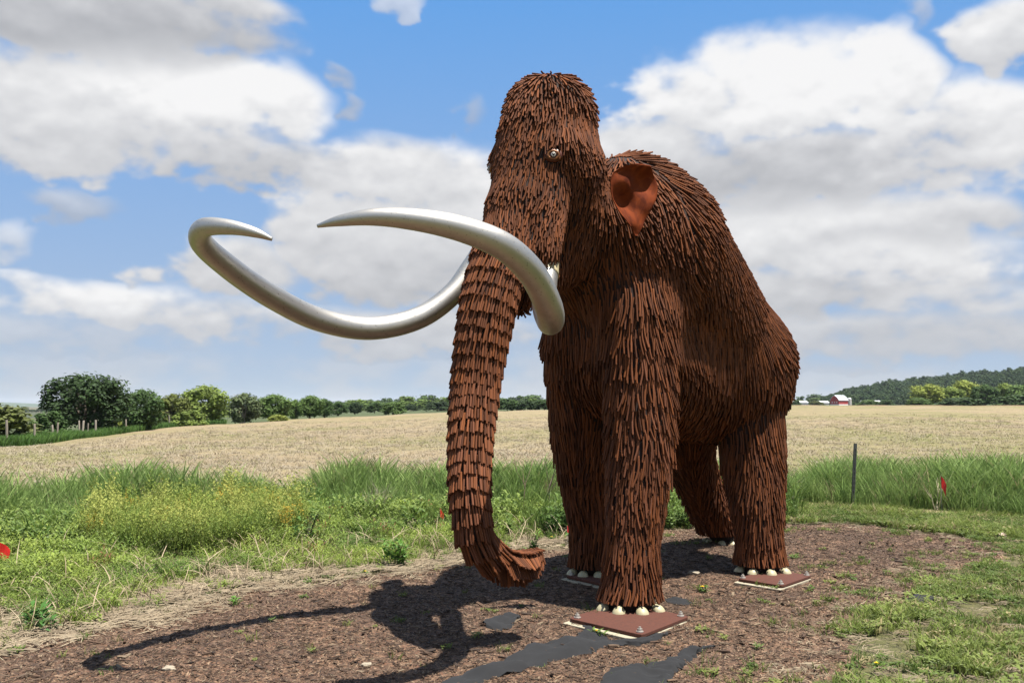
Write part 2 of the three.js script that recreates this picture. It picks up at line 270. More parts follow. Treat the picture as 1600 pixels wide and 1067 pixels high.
const coreMat = std(rgb(0.018, 0.007, 0.004)), rodMat = new THREE.MeshPhysicalMaterial({ color: 0xffffff, roughness: 0.75, specularIntensity: 0.22 }), plateMat = std(rgb(0.125, 0.068, 0.046), { map: rustTex, bumpMap: rustTex, bumpScale: 0.002, roughness: 0.85 }), earMat = new THREE.MeshPhysicalMaterial({ color: rgb(0.25, 0.102, 0.040), specularIntensity: 0.25, map: repeat(rustTex, 3), bumpMap: rustTex, bumpScale: 0.0015, roughness: 0.85, side: THREE.DoubleSide });
const RES = 132, BOX = { c: V(0.95, 2.03, 0), h: V(2.85, 2.25, 1.25) };
const mc = new MarchingCubes(RES, coreMat, false, false, 400000);
for (let k = 0; k < RES; k++) for (let j = 0; j < RES; j++) for (let i = 0; i < RES; i++) mc.field[i + j * RES + k * RES * RES] = -sdf(BOX.c.x + (i - RES / 2) / (RES / 2) * BOX.h.x, BOX.c.y + (j - RES / 2) / (RES / 2) * BOX.h.y, BOX.c.z + (k - RES / 2) / (RES / 2) * BOX.h.z) - 0.012;
mc.isolation = 0; mc.update();
const hide = new THREE.BufferGeometry();
{
  const n = mc.count, p = new Float32Array(n * 3), q = new Float32Array(n * 3);
  for (let i = 0; i < n; i++) for (let c = 0; c < 3; c++) { const a = 'xyz'[c]; p[i * 3 + c] = BOX.c[a] + mc.positionArray[i * 3 + c] * BOX.h[a]; }
  hide.setAttribute('position', new THREE.BufferAttribute(p, 3));
  const v = V(), m = V(); for (let i = 0; i < n; i++) { gradient(v.fromArray(p, i * 3), m); m.toArray(q, i * 3); }
  hide.setAttribute('normal', new THREE.BufferAttribute(q, 3));
}
const body = part('body', hide, coreMat, mammoth);
// reinforcing bar: ribbed, cut to length, bent a little; root at the origin, running along +y for one unit
function rodGeometry(rings, sides, bend, ribs) {
  const g = new Geo();
  for (let k = 0; k <= rings; k++) { const u = k / rings, x = bend * Math.sin(u * Math.PI * 1.15) , r = ribs && k % 2 ? 0.86 : 1; for (let s = 0; s < sides; s++) { const a = s / sides * 6.2832; g.v(V(x + Math.cos(a) * r, u, Math.sin(a) * r)); } }
  for (let k = 0; k < rings; k++) for (let s = 0; s < sides; s++) { const a = k * sides + s, b = k * sides + (s + 1) % sides; g.quad(a, a + sides, b + sides, b); }
  for (const k of [0, rings]) { const c = g.v(V(k ? 0 : 0, k / rings, 0)); g.p[c * 3] = bend * Math.sin(k / rings * Math.PI * 1.15); for (let s = 0; s < sides; s++) { const a = k * sides + s, b = k * sides + (s + 1) % sides; k ? g.tri(c, b, a) : g.tri(c, a, b); } }
  return g.build();
}
const EYES = [V(-1.17, 3.46, 0.32), V(-1.17, 3.46, -0.32)];
const rods = [];                                                         // {root, dir, out, len, r, bend}
{
  const r = rand(71), p = hide.attributes.position, cum = []; let sum = 0; const a = V(), b = V(), c = V(), n = V();
  for (let i = 0; i < p.count; i += 3) { a.fromBufferAttribute(p, i); b.fromBufferAttribute(p, i + 1).sub(a); c.fromBufferAttribute(p, i + 2).sub(a); sum += b.cross(c).length() / 2; cum.push(sum); }
  const cell = 0.09, grid = new Map(), key = (x, y, z) => (Math.floor(x / cell) + 200) * 1e6 + (Math.floor(y / cell) + 200) * 1e3 + Math.floor(z / cell) + 200;
  const q = V(), t = V(), side = V();
  for (let k = 0; k < 480000; k++) {
    const w = r() * sum; let lo = 0, hi = cum.length - 1; while (lo < hi) { const m = (lo + hi) >> 1; cum[m] < w ? lo = m + 1 : hi = m; }
    let u = r(), v = r(); if (u + v > 1) { u = 1 - u; v = 1 - v; }
    a.fromBufferAttribute(p, lo * 3); b.fromBufferAttribute(p, lo * 3 + 1).sub(a); c.fromBufferAttribute(p, lo * 3 + 2).sub(a); q.copy(a).addScaledVector(b, u).addScaledVector(c, v);
    gradient(q, n); q.addScaledVector(n, -sdf(q.x, q.y, q.z));
    if (q.y < 0.1) continue;
    if (q.x < -1.30 && q.y < 2.62 && Math.abs(q.z) < 0.28) continue;      // the trunk has rows of its own
    const head = smooth(-0.35, -0.62, q.x) * smooth(2.2, 2.5, q.y), dome = head * smooth(3.45, 3.75, q.y), foot = smooth(0.42, 0.16, q.y);
    // the way the coat falls
    t.set(0, -1, 0);
    if (head > 0.5) t.x += -0.25 * smooth(-0.95, -1.15, q.x);
    else { const upper = smooth(1.6, 2.6, q.y); t.x += 0.55 * upper + 0.1; if (q.x < 0.1) t.x -= 0.45 * upper; }
    const curl = noise3(q.x * 1.6, q.y * 1.6, q.z * 1.6) * 0.2 + (r() - 0.5) * (0.13 - 0.02 * head) + foot * (r() - 0.5) * 0.3;
    t.addScaledVector(n, -t.dot(n)); if (t.lengthSq() < 0.002) t.set(head > 0.5 ? -0.4 : 1, 0, r() - 0.5); t.normalize();
    side.crossVectors(n, t); t.multiplyScalar(Math.cos(curl)).addScaledVector(side, Math.sin(curl)); side.crossVectors(n, t);
    let near = false; for (const e of EYES) { const ex = q.distanceTo(e); if (ex < 0.066 || (ex < 0.15 && q.y > e.y && q.y - e.y < 0.13 && Math.abs(q.x - e.x) < 0.05)) near = true; } if (near) continue;
    const along = lerp(0.078, 0.054, head), wide = lerp(0.0182, 0.0158, head);
    for (let i = -1; i <= 1 && !near; i++) for (let j = -1; j <= 1 && !near; j++) for (let m = -1; m <= 1 && !near; m++) for (const o of grid.get(key(q.x + i * cell, q.y + j * cell, q.z + m * cell)) ?? []) { const dx = o.x - q.x, dy = o.y - q.y, dz = o.z - q.z, l = (dx * t.x + dy * t.y + dz * t.z) / along, s = (dx * side.x + dy * side.y + dz * side.z) / wide, d = (dx * n.x + dy * n.y + dz * n.z) / 0.06; if (l * l + s * s + d * d < 1) { near = true; break; } }
    if (near) continue;
    const kk = key(q.x, q.y, q.z); grid.has(kk) ? grid.get(kk).push(q.clone()) : grid.set(kk, [q.clone()]);
    let len = lerp(0.185 + 0.065 * r(), 0.11 + 0.035 * r(), head); if (dome > 0) len += 0.03 * dome;
    const lift = 0.04 + 0.035 * r() + 0.02 * head + 0.34 * foot;
    let dir = t.clone().multiplyScalar(Math.cos(lift)).addScaledVector(n, Math.sin(lift));
    if (q.y + dir.y * len < 0.105) { len = Math.min(len, Math.max(0.05, (q.y - 0.105) / Math.max(0.2, -dir.y))); if (len < 0.055) continue; }
    rods.push({ root: q.clone().addScaledVector(n, -0.006), dir, out: n.clone(), len, r: lerp(0.0084, 0.0073, head) * (0.88 + 0.24 * r()), bend: (r() - 0.5) * 2, place: 'body', tone: r() });
  }
}
// the trunk: rows of bars hung one above the other
const TRUNK = [[-1.24, 2.86, 0, 0.20], [-1.38, 2.70, 0, 0.212], [-1.51, 2.42, 0, 0.205], [-1.60, 2.12, 0, 0.188], [-1.68, 1.75, 0, 0.168], [-1.735, 1.34, 0, 0.15], [-1.735, 0.92, 0, 0.135], [-1.67, 0.67, 0.0, 0.13], [-1.50, 0.505, 0.04, 0.105], [-1.33, 0.475, 0.10, 0.078], [-1.21, 0.50, 0.15, 0.05], [-1.15, 0.54, 0.175, 0.016]];
for (const t of TRUNK) { const w = toWorld(V(t[0], t[1], t[2])), pull = 0.42 * smooth(1.9, 0.5, t[1]), k = 1 - pull / -w.z, l = L(w.sub(camera.position).multiplyScalar(k).add(camera.position)); t[0] = l.x; t[1] = l.y; t[2] = l.z; t[3] *= k; }
const trunkLine = new THREE.CatmullRomCurve3(TRUNK.map(([x, y, z]) => V(x, y, z)), false, 'centripetal'), trunkR = TRUNK.map((t) => t[3]);
const trunk = part('trunk', sweep(trunkLine.points, trunkR.map((r) => r - 0.012), 60, 18).build(), coreMat, mammoth);
{
  const r = rand(72), len = trunkLine.getLength(), row = 0.098, n = Math.floor(len / row), dn = V(0, -1, 0);
  const ring = (u0) => { const p = trunkLine.getUtoTmapping(u0) * (trunkR.length - 1), i = Math.min(trunkR.length - 2, Math.floor(p)), t0 = trunkLine.getTangentAt(u0), e1 = V(0, 0, 1).addScaledVector(t0, -t0.z).normalize(); return { rad: lerp(TRUNK[i][3], TRUNK[i + 1][3], p - i), t0, e1, e2: t0.clone().cross(e1) }; };
  for (let k = 1; k / n < 0.83; k++) {
    const u0 = k / n, { rad, t0, e1, e2 } = ring(u0), m = Math.round(6.2832 * rad / 0.0182);
    for (let j = 0; j < m; j++) {
      const ang = (j + (r() - 0.5) * 0.5) / m * 6.2832, u = clamp(u0 + (r() - 0.5) * 0.007, 0, 1), out = e1.clone().multiplyScalar(Math.cos(ang)).addScaledVector(e2, Math.sin(ang));
      const root = trunkLine.getPointAt(u).addScaledVector(out, rad - 0.008), dir = t0.clone().addScaledVector(out, Math.sin(0.085 + 0.05 * r())).normalize();
      dir.addScaledVector(dir.clone().cross(out), (r() - 0.5) * 0.14).normalize();
      rods.push({ root, dir, out, len: 0.135 + 0.02 * r(), r: 0.0090 * (0.92 + 0.16 * r()), bend: (r() - 0.5) * 0.3, place: 'trunk', tone: r() });
    }
  }
  for (let u = 0.815; u < 0.999; u += 0.0052) {                           // the curled end: a fringe hanging from its upper edge, along both sides
    const { rad, t0, e1, e2 } = ring(u), w = smooth(0.80, 0.88, u);
    for (const side of [-1, 1]) for (const rise of [0.97, 0.72, 0.25, -0.35]) {
      const top = dn.clone().negate().addScaledVector(t0, dn.dot(t0)).normalize(), flat = top.clone().cross(t0).normalize().multiplyScalar(side), out = top.multiplyScalar(rise).addScaledVector(flat, Math.sqrt(1 - rise * rise)).normalize();
      const root = trunkLine.getPointAt(clamp(u + (r() - 0.5) * 0.004, 0, 1)).addScaledVector(out, rad - 0.006), fall = dn.clone().addScaledVector(out, -dn.dot(out)); if (rise > 0.9) fall.copy(flat).addScaledVector(out, -flat.dot(out));
      const dir = t0.clone().lerp(fall.normalize(), 0.25 + 0.6 * w).normalize().addScaledVector(out, 0.10 + 0.06 * r()).normalize();
      rods.push({ root, dir, out, len: (rise > 0.9 ? 0.075 : 0.13 + 0.03 * r()) * (1 - 0.35 * smooth(0.95, 1, u)), r: 0.0086 * (0.92 + 0.16 * r()), bend: (r() - 0.5) * 0.3, place: 'trunk', tone: r() });
    }
  }
}
{
  const geo = rodGeometry(22, 6, 0, true), bent = [-1.7, -0.8, 0, 0.8, 1.7].map((b) => rodGeometry(22, 6, b, true)), eye = L(camera.position), c = V(), coat = { body: [], trunk: [] };
  const matrix = (o, flip) => { const x = o.dir.clone().cross(o.out).normalize(), z = x.clone().cross(o.dir).normalize(); if (flip) { x.negate(); z.negate(); } return M4().makeBasis(x.multiplyScalar(o.r), o.dir.clone().multiplyScalar(o.len), z.multiplyScalar(o.r)).setPosition(o.root); };
  const colour = (o) => { const t = o.tone, b = 0.55 + 0.8 * ((t * 7.13) % 1) ** 1.3, k = (t * 3.77) % 1; return rgb(lerp(0.100, 0.148, k) * b, lerp(0.039, 0.049, k) * b, lerp(0.021, 0.017, k) * b); };
  for (const o of rods) { c.copy(o.root).addScaledVector(o.dir, o.len / 2).sub(eye); const d = c.length(); c.divideScalar(-d); const f = c.dot(o.out); o.score = f < 0.3 ? 0 : o.len * o.r * Math.sqrt(1 - c.dot(o.dir) ** 2) / (d * d) * (0.6 + f); }
  const single = new Set(['body', 'trunk'].flatMap((p) => rods.filter((o) => o.place === p).sort((a, b) => b.score - a.score).slice(0, p === 'body' ? 190 : 110)));
  const tones = Array.from({ length: 6 }, (_, k) => new THREE.MeshPhysicalMaterial({ color: colour({ tone: k / 6 + 0.05 }), roughness: 0.75, specularIntensity: 0.22 }));
  const bentCoat = { body: [], trunk: [] };
  for (const o of rods) {
    if (single.has(o)) { const m = part('rebar_rod', bent[Math.floor((o.bend + 1) / 2 * 4.99)], tones[Math.floor(o.tone * 5.99)], o.place === 'body' ? body : trunk); matrix(o).decompose(m.position, m.quaternion, m.scale); continue; }
    coat[o.place].push([matrix(o, o.bend < 0), colour(o)]);
  }
  instances('rebar_coat', rodGeometry(26, 6, 0.8, true), rodMat, coat.body, body);
  instances('rebar_coat', geo, rodMat, coat.trunk, trunk);
  console.log('rods', rods.length, coat.body.length, coat.trunk.length);
}
// tusks: cast metal, silver
const pitTex = litter(512, '#c8c8c8', 420, 43, (c, r, s, put) => put(() => { const deep = r() < 0.4; c.globalAlpha = deep ? 0.8 : 0.14; c.fillStyle = deep ? '#6a665e' : r() < 0.5 ? '#ffffff' : '#a8a8a8'; c.beginPath(); c.ellipse(0, 0, deep ? 2 + r() * 4 : 5 + r() * 22, deep ? 1.5 + r() * 2 : 5 + r() * 16, 0, 0, 7); c.fill(); }));
pitTex.colorSpace = THREE.NoColorSpace;
const silver = new THREE.MeshPhysicalMaterial({ color: rgb(0.60, 0.57, 0.515), metalness: 1, roughness: 0.46, bumpMap: pitTex, bumpScale: 0.0012, map: pitTex });
const uvScale = (g, a, b) => { const u = g.attributes.uv; for (let i = 0; i < u.count; i++) u.setXY(i, u.getX(i) * a, u.getY(i) * b); return g; };
const tuskR = [0.078, 0.084, 0.088, 0.09, 0.09, 0.088, 0.085, 0.080, 0.072, 0.061, 0.047, 0.030, 0.011];
const nearTusk = [at(857, 380, 6.93), at(855, 425, 6.80), at(850, 475, 6.40), at(860, 503, 5.95), at(857, 478, 5.55), at(830, 425, 5.25), at(785, 384, 5.06), at(725, 359, 4.95), at(655, 344, 4.88), at(585, 339, 4.86), at(530, 345, 4.88), at(496, 353, 4.92)].map(L);
const farTusk = [at(752, 392, 7.14), at(735, 420, 7.12), at(708, 458, 7.05), at(655, 496, 6.95), at(580, 513, 6.8), at(500, 500, 6.55), at(425, 464, 6.2), at(355, 416, 5.8), at(313, 376, 5.5), at(318, 356, 5.35), at(358, 355, 5.28), at(400, 364, 5.26), at(425, 374, 5.28)].map(L);
for (const line of [nearTusk, farTusk]) part('tusk', uvScale(sweep(line, tuskR.map((r) => r * 0.95), 110, 28).build(), 1, 1.7), silver, mammoth);
{ const sl = [at(857, 384, 6.925), at(856, 408, 6.855), at(855, 432, 6.775)].map(L); part('tusk_sleeve', sweep(sl, [0.083, 0.084, 0.085], 10, 28).build(), std(rgb(0.36, 0.30, 0.17), { roughness: 0.55, bumpMap: pitTex, bumpScale: 0.001 }), mammoth); }
const earTex = litter(512, '#c98f6c', 420, 47, (c, r, s, put) => put(() => { c.globalAlpha = 0.22; c.fillStyle = pick(r, ['#f0b080', '#7a4a34', '#5c3626', '#e09a68', '#8c5138']); c.beginPath(); c.ellipse(0, 0, 4 + r() * 40, 3 + r() * 22, 0, 0, 7); c.fill(); }));
earMat.map = earTex;
// ears: beaten sheet
{
  const rows = [[260, 988, 1010], [266, 968, 1016], [276, 955, 1024], [290, 950, 1028], [304, 951, 1026], [318, 956, 1020], [330, 962, 1014], [342, 969, 1008], [354, 977, 1002], [364, 984, 997], [372, 989, 992]];
  const c = L(at(979, 313, 7.02)), R = V(0.90, 0, -0.43).normalize(), right = V(R.dot(B), 0, R.dot(S)), N = V(-R.z, 0, R.x).negate(); if (N.z < 0) N.negate();
  const nrm = V(N.dot(B), 0, N.dot(S)), m = 7.02 / LENS, U = 20, W = 26;
  const point = (u, v, back) => { const q = v * (rows.length - 1), i = Math.min(rows.length - 2, Math.floor(q)), f = q - i, y = lerp(rows[i][0], rows[i + 1][0], f), x = lerp(lerp(rows[i][1], rows[i + 1][1], f), lerp(rows[i][2], rows[i + 1][2], f), u), G = (a, b, s) => Math.exp(-((x - a) ** 2 + (y - b) ** 2) / (s * s));
    const z = -0.06 * G(1003, 284, 17) - 0.065 * G(975, 317, 16) + 0.03 * G(972, 290, 13) + 0.02 * G(1006, 318, 18) + 0.045 * smooth(276, 261, y) + 0.02 * G(985, 355, 14) + 0.004 * noise2(x * 0.04, y * 0.04) + 0.11;
    return c.clone().addScaledVector(right, (x - 988) * m / 0.88).add(V(0, -(y - 312) * m, 0)).addScaledVector(nrm, z - (back ? 0.012 : 0)); };
  for (const s of [1, -1]) {
    const g = new Geo(), flip = (p) => (s > 0 ? p : V(p.x + 0.06, p.y, -p.z)), id = (b, i, j) => (b ? (U + 1) * (W + 1) : 0) + j * (U + 1) + i;
    for (const b of [0, 1]) for (let j = 0; j <= W; j++) for (let i = 0; i <= U; i++) g.v(flip(point(i / U, j / W, b)), [i / U * 0.4, j / W * 0.55]);
    for (const b of [0, 1]) for (let j = 0; j < W; j++) for (let i = 0; i < U; i++) (b > 0) === (s > 0) ? g.quad(id(b, i, j), id(b, i + 1, j), id(b, i + 1, j + 1), id(b, i, j + 1)) : g.quad(id(b, i, j), id(b, i, j + 1), id(b, i + 1, j + 1), id(b, i + 1, j));
    for (let j = 0; j < W; j++) for (const i of [0, U]) g.quad(id(0, i, j), id(0, i, j + 1), id(1, i, j + 1), id(1, i, j));
    for (let i = 0; i < U; i++) for (const j of [0, W]) g.quad(id(0, i, j), id(0, i + 1, j), id(1, i + 1, j), id(1, i, j));
    part('ear', g.build(), earMat, mammoth);
  }
}
// eyes: a rusty lid, a steel nut and a dark hole
for (const e of EYES) {
  const n = gradient(e, V()), p = e.clone().addScaledVector(n, -sdf(e.x, e.y, e.z) + 0.0), q = Q().setFromUnitVectors(V(0, 0, 1), n.clone().add(V(-0.25, 0, 0)).normalize());
  const lid = new THREE.SphereGeometry(0.066, 24, 14); lid.scale(1.15, 0.8, 0.42);
  const o = part('eye', lid, std(rgb(0.14, 0.052, 0.013), { roughness: 0.45, map: rustTex }), mammoth); o.position.copy(p).addScaledVector(n, -0.004); o.quaternion.copy(q);
  const lip = new THREE.TorusGeometry(0.036, 0.009, 8, 24); lip.scale(1.1, 0.85, 1); lip.translate(0, 0, 0.024);
  part('eyelid', lip, std(rgb(0.20, 0.075, 0.02), { roughness: 0.4, metalness: 0.3 }), o);
  const nut = new THREE.TorusGeometry(0.0125, 0.0058, 10, 20); nut.translate(0, 0, 0.033);
  part('steel_ring', nut, std(rgb(0.40, 0.38, 0.33), { roughness: 0.5, metalness: 0.5 }), o);
  const hole = new THREE.SphereGeometry(0.012, 12, 8); hole.translate(0, 0, 0.03);
  part('pupil', hole, std(rgb(0.01, 0.01, 0.01), { roughness: 0.3 }), o);
}
// feet: nails, steel plates, bolts
const nailMat = std(rgb(0.33, 0.295, 0.18), { roughness: 0.5 });
const nailGeo = new THREE.SphereGeometry(1, 18, 10, 0, Math.PI * 2, 0, Math.PI / 2); { const p = nailGeo.attributes.position; for (let i = 0; i < p.count; i++) { const y = p.getY(i); p.setX(i, p.getX(i) * (1 + 0.12 * (1 - y))); p.setZ(i, p.getZ(i) + y * -0.35); } nailGeo.computeVertexNormals(); }
const concrete = std(rgb(0.30, 0.265, 0.19), { bumpMap: repeat(pitTex, 4), bumpScale: 0.004 }), boltMat = std(rgb(0.55, 0.52, 0.47), { metalness: 0.8, roughness: 0.45 });
function plate(corners, y, thick, cut, parent, toLocal, name, mat) {
  const c = corners, pts = []; for (let i = 0; i < 4; i++) { const a = c[(i + 3) % 4], b = c[i], d = c[(i + 1) % 4]; pts.push(b.clone().lerp(a, cut / a.distanceTo(b)), b.clone().lerp(a, cut * 0.3 / a.distanceTo(b)).lerp(d, cut * 0.3 / d.distanceTo(b)), b.clone().lerp(d, cut / d.distanceTo(b))); }
  const sh = new THREE.Shape(pts.map((p) => new THREE.Vector2(p.x, -p.z))), g = new THREE.ExtrudeGeometry(sh, { depth: thick, bevelEnabled: true, bevelSize: 0.004, bevelThickness: 0.004, bevelSegments: 2 }); g.rotateX(-Math.PI / 2); g.translate(0, y, 0);
  const p = g.attributes.position, v = V(); for (let i = 0; i < p.count; i++) { v.fromBufferAttribute(p, i); toLocal(v).toArray(p.array, i * 3); } g.computeVertexNormals();
  const u = g.attributes.uv; for (let i = 0; i < u.count; i++) u.setXY(i, p.getX(i) / 0.5, p.getZ(i) / 0.5);
  return part(name, g, mat, parent);
}
const boltGeo = mergeGeometries([new THREE.CylinderGeometry(0.026, 0.026, 0.006, 16).translate(0, 0.003, 0), new THREE.CylinderGeometry(0.018, 0.018, 0.018, 6).translate(0, 0.014, 0), new THREE.CylinderGeometry(0.009, 0.009, 0.014, 10).translate(0, 0.028, 0)]);
const FEET = [
  { at: V(-0.42, 0, 0.48), r: 0.215, turn: 0, nails: [-62, -22, 20, 58], plate: [[889, 966], [1003, 992], [1077, 963]], label: 'cream edged pad under the near fore foot with torn black cloth against it' },
  { at: V(0.63, 0, -0.57), r: 0.195, turn: 0, nails: [-52, -14, 24, 60], plate: [[884, 899], [950, 914], [1010, 897]], label: 'shaded pad under the far fore foot behind the trunk tip' },
  { at: V(1.74, 0, 0.60), r: 0.215, turn: 0, nails: [-62, -20, 20, 58], plate: [[1153, 904], [1222, 915], [1269, 899]], label: 'pad under the near hind foot with its white corner bare' },
  { at: V(3.38, 0, -0.60), r: 0.19, turn: 0, nails: [-30, 5, 50, 80], plate: null },
];
const PAD = 0.024, LOW = 0.048;
for (const f of FEET) {
  const toCam = toWorld(f.at).negate().setY(0).normalize(), base = Math.atan2(toCam.dot(S), toCam.dot(B));
  for (const t of f.nails) { const g = base + t * Math.PI / 180, o = part('toenail', nailGeo, nailMat, mammoth), rr = f.r + 0.03; o.position.set(f.at.x + Math.cos(g) * rr, f.plate ? LOW + 0.002 : 0.01, f.at.z + Math.sin(g) * rr); o.rotation.y = -g + Math.PI / 2; o.scale.set(0.045, 0.050, 0.048); }
  if (!f.plate) continue;
  const w = f.plate.map(([x, y]) => ground(x, y, LOW)), [a, b, c] = w, d = a.clone().add(c).sub(b), corners = [a, b, c, d], mid = a.clone().add(c).multiplyScalar(0.5);
  const pl = plate(corners, LOW - 0.018, 0.016, 0.035, mammoth, (v) => L(v), 'foot_plate', plateMat);
  corners.forEach((q) => { const p = L(q.clone().lerp(mid, 0.14)); const o = part('bolt', boltGeo, boltMat, pl); o.position.set(p.x, LOW + 0.003, p.z); o.rotation.y = q.x * 9; });
  const pad = thing('foot_pad', f.label, 'concrete pad', mid.clone().setY(0), 0, 'pads under the mammoth feet');
  plate(corners.map((q) => q.clone().lerp(mid, -0.03).add(V(-0.03, 0, 0.035))), 0.0, PAD - 0.005, 0.01, pad, (v) => v.sub(V(mid.x, 0, mid.z)), 'slab', concrete);
}

// ------------------------------------------------------------------ torn weed cloth, stone, flags, stake
function clothSheet(upper, lower, N, M, seed) {                         // between two edges drawn on the ground
  const curve = (l) => new THREE.CatmullRomCurve3(l.map(([x, y]) => ground(x, y, 0.03)), false, 'centripetal'), a = curve(upper), b = curve(lower), g = new Geo(), half = (N + 1) * (M + 1);
  for (const under of [0, 1]) for (let j = 0; j <= M; j++) for (let i = 0; i <= N; i++) {
    const u = i / N, v = j / M, p = a.getPoint(u).lerp(b.getPoint(u), v), edge = Math.min(v, 1 - v) * 2, rag = (noise2(u * 14 + seed, v * 2) * 0.014 + noise2(u * 47 + seed, v * 2 + 5) * 0.009) * (1 - edge);
    const y = mulchTop(p.x, p.z) + 0.020 * smooth(0, 0.35, edge) - 0.007 + 0.016 * noise2(p.x * 3.1, p.z * 3.1 + seed) + (N > 30 ? 0.02 : 0.008) * (fbm2(p.x * 5 + seed, p.z * 5, 3) + 0.35) + 0.012 * Math.abs(noise2(p.x * 3 - p.z * 9, seed)) - under * 0.003;
    g.v(V(p.x + rag, y, p.z + rag), [p.x, p.z]);
  }
  for (const k of [0, 1]) for (let j = 0; j < M; j++) for (let i = 0; i < N; i++) { const q = k * half + j * (N + 1) + i; k ? g.quad(q, q + 1, q + N + 2, q + N + 1) : g.quad(q, q + N + 1, q + N + 2, q + 1); }
  return g.build();
}
const clothMat = std(rgb(0.008, 0.0083, 0.0095), { roughness: 0.95, side: THREE.DoubleSide });
function cloth(label, upper, lower, seed, n = 60, m = 14) { const o = new THREE.Mesh(clothSheet(upper, lower, n, m, seed), clothMat); o.name = numbered('weed_cloth'); scene.add(o); tag(o, label, 'landscape fabric', 'torn cloth showing through the mulch'); }
cloth('long torn strip of black weed cloth rising to the near fore foot plate', [[668, 1074], [712, 1048], [770, 1036], [830, 1008], [872, 998], [905, 984], [916, 976], [934, 984], [950, 997], [985, 1001], [1030, 990], [1046, 984]], [[715, 1080], [745, 1064], [800, 1050], [850, 1036], [895, 1022], [925, 1017], [945, 1013], [962, 1008], [975, 1006], [1000, 1003], [1032, 995], [1047, 986]], 3);
cloth('jagged black weed cloth lying in the mulch in front of the near fore foot', [[915, 1080], [955, 1046], [985, 1043], [1010, 1036], [1045, 1026], [1068, 1016], [1090, 1010], [1116, 1004]], [[1000, 1100], [1045, 1074], [1052, 1058], [1062, 1044], [1070, 1036], [1080, 1026], [1095, 1016], [1117, 1006]], 9);
cloth('small black scrap of weed cloth beside the trunk shadow', [[755, 970], [775, 961], [795, 960], [812, 963]], [[760, 978], [782, 983], [800, 976], [811, 966]], 14, 24, 8);
cloth('narrow black weed cloth sliver behind the near fore plate', [[1040, 937], [1055, 935], [1070, 936], [1084, 940]], [[1042, 940], [1056, 941], [1070, 942], [1083, 941]], 17, 20, 6);
cloth('dark patch of weed cloth at the grassy edge of the bed', [[1416, 934], [1432, 930], [1448, 931], [1460, 933]], [[1418, 937], [1434, 938], [1448, 937], [1459, 935]], 19, 20, 6);
function lump(r, seed, sx, sy, sz, N = 3) { const g = new THREE.IcosahedronGeometry(r, N), p = g.attributes.position, v = V(); for (let i = 0; i < p.count; i++) { v.fromBufferAttribute(p, i); const k = 1 + 0.28 * noise3(v.x / r * 0.9 + seed, v.y / r * 0.9, v.z / r * 0.9) + 0.08 * noise3(v.x / r * 3 + seed, v.y / r * 3, v.z / r * 3); p.setXYZ(i, v.x * k * sx, v.y * k * sy, v.z * k * sz); } g.computeVertexNormals(); return g; }
for (const [px, py, s, label, c] of [[1085, 899, 0.04, 'pale chunk of stone on the mulch between the near feet', [0.27, 0.23, 0.17]], [263, 1051, 0.03, 'flat whitish stone flake on the mulch inside the tusk shadow curl', [0.27, 0.23, 0.17]], [574, 1044, 0.026, 'small cream stone on the mulch below the head shadow', [0.27, 0.23, 0.17]], [1565, 839, 0.06, 'pinkish stone at the grass edge behind the bed', [0.45, 0.33, 0.27]]]) {
  const p = ground(px, py); const o = new THREE.Mesh(lump(s, px, 1.35, 0.55, 0.9), std(rgb(...c))); o.name = numbered('stone'); o.position.set(p.x, mulchTop(p.x, p.z) + s * 0.3, p.z); scene.add(o); tag(o, label, 'stone', 'pale stones on the bed');
}
const flagRed = new THREE.MeshPhysicalMaterial({ color: rgb(0.72, 0.02, 0.012), roughness: 0.55, transmission: 0.3, thickness: 0, side: THREE.DoubleSide });
function flag(px, py, d, w, h, turn, droop, label) {                    // px, py: the middle of the cloth
  const p = at(px, py, d), y0 = height(p.x, p.z), t = thing('marker_flag', label, 'flag', V(p.x, y0, p.z), turn, 'red survey flags in the weeds'), top = p.y - y0 + h / 2;
  part('wire_stem', sweep([V(0, 0, 0), V(0.003, top / 2, 0.004), V(0, top, 0)], [0.0022, 0.0022], 8, 6).build(), std(rgb(0.25, 0.25, 0.25), { metalness: 0.7, roughness: 0.5 }), t);
  const g = new Geo(), N = 10; for (const b of [0, 1]) for (let j = 0; j <= N; j++) for (let i = 0; i <= N; i++) { const u = i / N, v = j / N; g.v(V(u * w * (1 - 0.25 * droop * v), top - v * h - droop * u * u * h * 0.75 - 0.1 * u * h, 0.018 * Math.sin(u * 7 + v * 2) * u - b * 0.001), [u, v]); }
  for (const b of [0, 1]) for (let j = 0; j < N; j++) for (let i = 0; i < N; i++) { const q = b * (N + 1) ** 2 + j * (N + 1) + i; b ? g.quad(q, q + 1, q + N + 2, q + N + 1) : g.quad(q, q + N + 1, q + N + 2, q + 1); }
  part('flag_cloth', g.build(), flagRed, t);
}
flag(-7, 858, 9.0, 0.13, 0.14, 0.2, 0.7, 'slanting red marker flag in the weeds nearest the camera');
flag(687, 800, 12.0, 0.05, 0.1, 0.5, 0.9, 'drooping red marker flag in the weeds beside the trunk');
flag(1471, 753, 13.3, 0.07, 0.16, -0.4, 0.9, 'hanging red marker flag in tall grass behind the lawn');
flag(886, 826, 10.6, 0.05, 0.07, 0.4, 0.9, 'red marker flag peeping out by the far fore leg');
